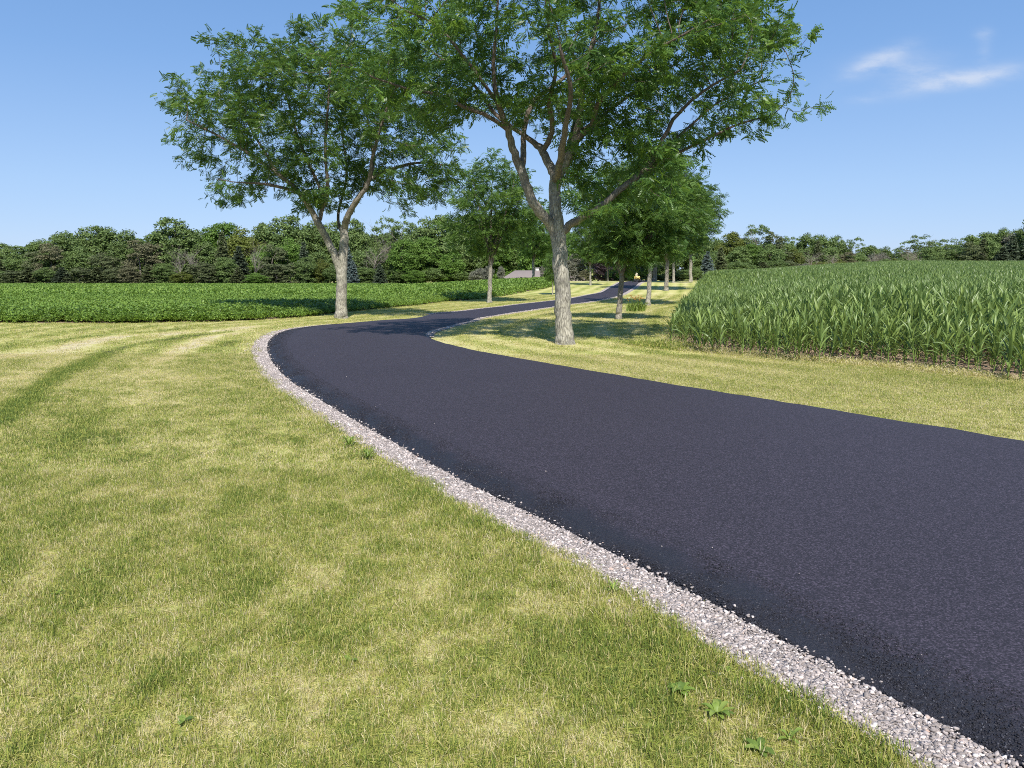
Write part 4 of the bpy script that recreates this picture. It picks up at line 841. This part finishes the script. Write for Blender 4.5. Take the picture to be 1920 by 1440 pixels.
# ------------------------------------------------------------------ daylilies
def lilies():
    x, y = P(1192, 584); o = empty('daylily_clump', (x, y, float(terrain(x, y)))); r = random.Random(4); V = []; Fq = []; rn = []
    for i in range(170):
        a = r.random()*6.28; d = .48*math.sqrt(r.random()); v, f = ribbon((cos(a)*d, sin(a)*d*.7, 0), r.random()*6.28, r.uniform(.4,.65), .028, 1.25, 1.4, 4, False, r); n = len(V); V += v; Fq += [tuple(k+n for k in q) for q in f]; rn += [r.random()]*len(v)
    mesh('leaves', np.array(V), np.array(Fq), M['weed'], o, attrs={'rn': rn}); B = MB(); T = MB()
    for i in range(34):
        a = r.random()*6.28; d = .42*math.sqrt(r.random()); c = np.array([cos(a)*d*1.1, sin(a)*d*.8, r.uniform(.5,.78)]); T.tube([(c[0]*.6, c[1]*.6, 0), (c[0]*.8, c[1]*.8, c[2]*.6), c], [.006,.005,.004], 4)
        for k in range(6):
            b = k*1.047+r.random()*.3; tip = c+np.array([cos(b)*.055, sin(b)*.055, .05]); s_ = np.array([-sin(b), cos(b), 0])*.018; m_ = (c+tip)/2+np.array([0,0,.012]); B.add([c, m_-s_, tip, m_+s_], [(0,1,2,3)])
    T.build('stems', M['weed'], o, attrs={'rn': [.5]*len(T.v)}); B.build('flowers', plain('orange_petal', (.78,.42,.16), .6), o)
    tag(o, 'clump of orange daylilies with yellow-green leaves on the lawn between two locust trunks', 'flowers')
lilies()

# ------------------------------------------------------------------ house with a brown hip roof
def house():
    Y = 124; xa, xb = (926-960)/F*Y, (1112-960)/F*Y; zr = at(960, 507, Y+4)[2]; ze = zr-1.9; zb = ze-2.5; x0, x1 = xa+.2, xb-.2; y0, y1 = Y, Y+8.5
    o = empty('house', ((x0+x1)/2, Y, zb)); cx_ = (x0+x1)/2; B = MB(); B.box((x0-cx_+.5, .5, 0), (x1-cx_-.5, y1-y0-.5, ze-zb)); B.build('wall', plain('brick_wall', (.30,.19,.15), .9, var=.3, scale=20), o)
    a, b = x0-cx_, x1-cx_; e = ze-zb; rz_ = zr-zb; d = y1-y0; Rm = MB()
    Rm.add([(a,0,e),(b,0,e),(b,d,e),(a,d,e),(a+3.2,d/2,rz_),(b-3.2,d/2,rz_),(a,0,e-.18),(b,0,e-.18),(b,d,e-.18),(a,d,e-.18)], [(0,1,5,4),(2,3,4,5),(0,6,7,1),(1,7,8,2),(2,8,9,3),(3,9,6,0),(6,9,8,7)], [(1,2,5),(3,0,4)])
    m, n = mat_new('shingle'); N = NT(n); tc = N('ShaderNodeTexCoord').outputs['Object']
    br = N('ShaderNodeTexBrick', {'Vector': tc, 'Color1': (.26,.215,.19,1), 'Color2': (.21,.175,.155,1), 'Mortar': (.24,.2,.19,1), 'Scale': 3., 'Mortar Size': .01})
    N.out(N('ShaderNodeBsdfPrincipled', {'Base Color': N.mix(N.noise(2, 4, tc), br.outputs[0], (.28,.23,.205)), 'Roughness': .9}).outputs[0])
    rf = Rm.build('roof', m, o); C_ = MB(); C_.box((-1.2, d/2-.3, rz_-.3), (-.6, d/2+.3, rz_+.35)); C_.box((-1.26, d/2-.36, rz_+.35), (-.54, d/2+.36, rz_+.43)); C_.build('chimney', plain('pale_cap', (.6,.58,.55)), rf)
    for k, wx in enumerate((-5.5,-2.8,.6,3.6)):
        W_ = MB(); W_.box((wx-.6,.44,.9),(wx+.6,.50,2.1)); w = W_.build('window', plain('window_frame', (.7,.7,.68)), o); G_ = MB(); G_.box((wx-.5,.41,1.),(wx+.5,.437,2.)); G_.build('pane', plain('window_glass', (.05,.06,.07), .1, .6), w)
    Dm = MB(); Dm.box((-1.55,.44,0),(-.65,.50,2.05)); dd_ = Dm.build('door', plain('door_paint', (.25,.12,.08), .5), o); H_ = MB(); H_.box((-.8,.40,1.),(-.72,.44,1.08)); H_.build('handle', plain('brass', (.6,.5,.3), .3, .5, 1.), dd_)
    tag(o, 'low house whose brown hip roof shows above the soybean field behind the trees', 'house')
house()

# ------------------------------------------------------------------ small yellow machine at the end of the driveway
def wheel(B, c, r_, w):
    a = np.arange(16)*2*pi/16; V = [(c[0]+s_*w/2, c[1]+cos(t)*q, c[2]+sin(t)*q) for s_ in (-1,1) for q in (r_, r_*.5) for t in a]; n = 16; Fq = []
    for k in range(n):
        j = (k+1)%n; Fq += [(k, j, 2*n+j, 2*n+k), (k, n+k, n+j, j), (2*n+k, 2*n+j, 3*n+j, 3*n+k), (n+k, 3*n+k, 3*n+j, n+j)]
    B.add(V, Fq)
def machine():
    x, y = P(1197, 529.5); y += 1; z = float(terrain(x, y))+.06; o = empty('riding_mower', (x, y, z)); o.scale = (.78,.78,.85)
    ye = plain('yellow_paint', (.78,.56,.16), .4, .5, var=.06); dk = plain('dark_rubber', (.03,.03,.03), .8); cr = plain('cream_seat', (.75,.66,.48), .6, .3, var=.08); gy = plain('grey_deck', (.38,.36,.36), .6)
    B = MB(); B.box((-.30,-.85,.34),(.30,-.05,.74),.86,.92); B.box((-.40,-.05,.34),(.40,.75,.62),.9,.95); B.box((-.40,-.02,.56),(-.22,.5,.72),.8,.9); B.box((.22,-.02,.56),(.40,.5,.72),.8,.9); b = B.build('body', ye, o)
    G_ = MB(); G_.box((-.17,-.875,.44),(.17,-.845,.52)); G_.build('grille', dk, b)
    for sx in (-1,1): H_ = MB(); H_.box((sx*.2-.05,-.87,.58),(sx*.2+.05,-.84,.66)); H_.build('headlight', plain('lamp_lens', (.8,.8,.78), .2), b)
    D_ = MB(); D_.box((-.42,-.6,.12),(.42,.1,.32),.94,.94); D_.build('mower_deck', gy, o)
    T = MB(); T.box((-.22,.12,.62),(.22,.55,.74),.9,.9); T.box((-.21,.47,.70),(.21,.58,1.08),.62,.8); T.box((-.13,.485,1.08),(.13,.565,1.16),.5,.8); T.build('seat', cr, o)
    W_ = MB(); a = np.arange(14)*2*pi/14; W_.tube([(cos(t)*.16, -.08+sin(t)*.12, .88+sin(t)*.1) for t in list(a)+[0]], [.015]*15, 5); W_.tube([(0,-.25,.7),(0,-.08,.88)], [.02,.02], 6); W_.build('steering_wheel', dk, o)
    for sx in (-1,1):
        for yy, rr in ((-.65,.17),(.45,.25)):
            Q_ = MB(); wheel(Q_, (sx*.36, yy, rr), rr, .16); w = Q_.build('wheel', dk, o); R2 = MB(); wheel(R2, (sx*.36, yy, rr), rr*.49, .1); R2.build('rim', ye, w)
    tag(o, 'small yellow riding machine facing the camera at the far end of the driveway', 'riding mower')
machine()
# pale lane crossing behind the end of the driveway
def lane():
    a = P(1120, 530.5); V = []; xs = np.linspace(a[0]-8, cp[-1][0]+3, 40)
    for k, x in enumerate(xs):
        y = a[1]+4.5+.02*(x-a[0])
        for d, h in ((-.9,.02),(0,.03),(.9,.02)): V.append((x, y+d, float(terrain(x, y+d))+h))
    tag(mesh('gravel_lane', np.array(V), np.array([(i*3+k, i*3+k+1, i*3+k+4, i*3+k+3)[::-1] for i in range(39) for k in (0,1)]), M['bed'], smooth=True), kind='structure')
lane()

# ------------------------------------------------------------------ light and sky
SUN_EL, SUN_AZ = R(50), R(171)      # azimuth clockwise from the view direction
sd = np.array([sin(SUN_AZ)*cos(SUN_EL), cos(SUN_AZ)*cos(SUN_EL), sin(SUN_EL)])
sun = bpy.data.objects.new('sun', bpy.data.lights.new('sun', 'SUN')); COL.objects.link(sun); sun.data.energy = 4.4; sun.data.angle = R(.53); sun.data.color = (1,.955,.88)
from mathutils import Vector
sun.rotation_euler = Vector(sd).to_track_quat('Z', 'Y').to_euler(); sun.location = (20,-30,40)
W = bpy.data.worlds.new('World'); S.world = W; W.use_nodes = True; n = W.node_tree; n.nodes.clear(); N = NT(n)
sky = N('ShaderNodeTexSky', sky_type='NISHITA', sun_disc=False, sun_elevation=SUN_EL, sun_rotation=SUN_AZ, air_density=1., dust_density=.1, ozone_density=3.5, altitude=200)
d = N('ShaderNodeTexCoord').outputs['Generated']; sp = N('ShaderNodeSeparateXYZ', {0: d})
u = N.math('DIVIDE', sp.outputs[0], N.math('MAXIMUM', sp.outputs[1], .05)); v = N.math('DIVIDE', sp.outputs[2], N.math('MAXIMUM', sp.outputs[1], .05))
def uv(px, py): q = ray(px, py); return q[0]/q[1], q[2]/q[1]
msk = None
cmb = N('ShaderNodeCombineXYZ', {0: u, 1: N.math('MULTIPLY', v, 3.)}).outputs[0]
wisp = N.noise(16, 6, cmb, .65); w2 = N.noise(5, 3, cmb)
for px, py, rx, ry, an, st in ((1645,117,58,15,-24,.8),(1720,140,48,15,2,.45),(1805,151,112,14,-10,1.0),(1690,122,90,22,-2,.25),(1845,62,16,10,0,.35),(1845,100,12,30,0,.2),(1620,188,25,6,0,.25)):
    cu, cv = uv(px, py); a = R(an); du = N.math('SUBTRACT', u, cu); dv = N.math('SUBTRACT', v, cv)
    p = N.math('ADD', N.math('MULTIPLY', du, cos(a)), N.math('MULTIPLY', dv, -sin(a))); q = N.math('ADD', N.math('MULTIPLY', du, sin(a)), N.math('MULTIPLY', dv, cos(a)))
    p = N.math('MULTIPLY', p, F/rx); q = N.math('MULTIPLY', q, F/ry); q = N.math('ADD', q, N.math('MULTIPLY', N.math('SUBTRACT', w2, .5), 1.4))
    r2 = N.math('ADD', N.math('MULTIPLY', p, p), N.math('MULTIPLY', q, q)); e = N.math('MULTIPLY', N.math('POWER', 2.718, N.math('MULTIPLY', r2, -1.)), st)
    msk = e if msk is None else N.math('ADD', msk, e)
msk = N.math('MULTIPLY', N.math('MULTIPLY', msk, N.math('MULTIPLY_ADD', wisp, 2.9, -.75, clamp=True)), .72, clamp=True)
hs = N('ShaderNodeHueSaturation', {'Color': sky.outputs[0], 'Saturation': 1.0, 'Value': 1.})
grad = N.ramp(sp.outputs[2], [(0, (.275,.385,.60)), (.10, (.235,.36,.585)), (.24, (.142,.272,.52)), (.42, (.085,.20,.435)), (1, (.05,.13,.33))])
gs = N('ShaderNodeVectorMath', {0: grad, 'Scale': 10.}, operation='SCALE').outputs[0]
col = N.mix(msk, N.mix(.8, hs.outputs[0], gs), (4.7,5.1,5.9))
bg = N('ShaderNodeBackground', {'Color': col, 'Strength': .11}); n.links.new(bg.outputs[0], N('ShaderNodeOutputWorld').inputs[0])
S.view_settings.view_transform = 'Standard'; S.view_settings.look = 'None'; S.view_settings.exposure = .5; S.view_settings.gamma = 1
S.cycles.filter_width = 1.0
S.cycles.use_denoising = False
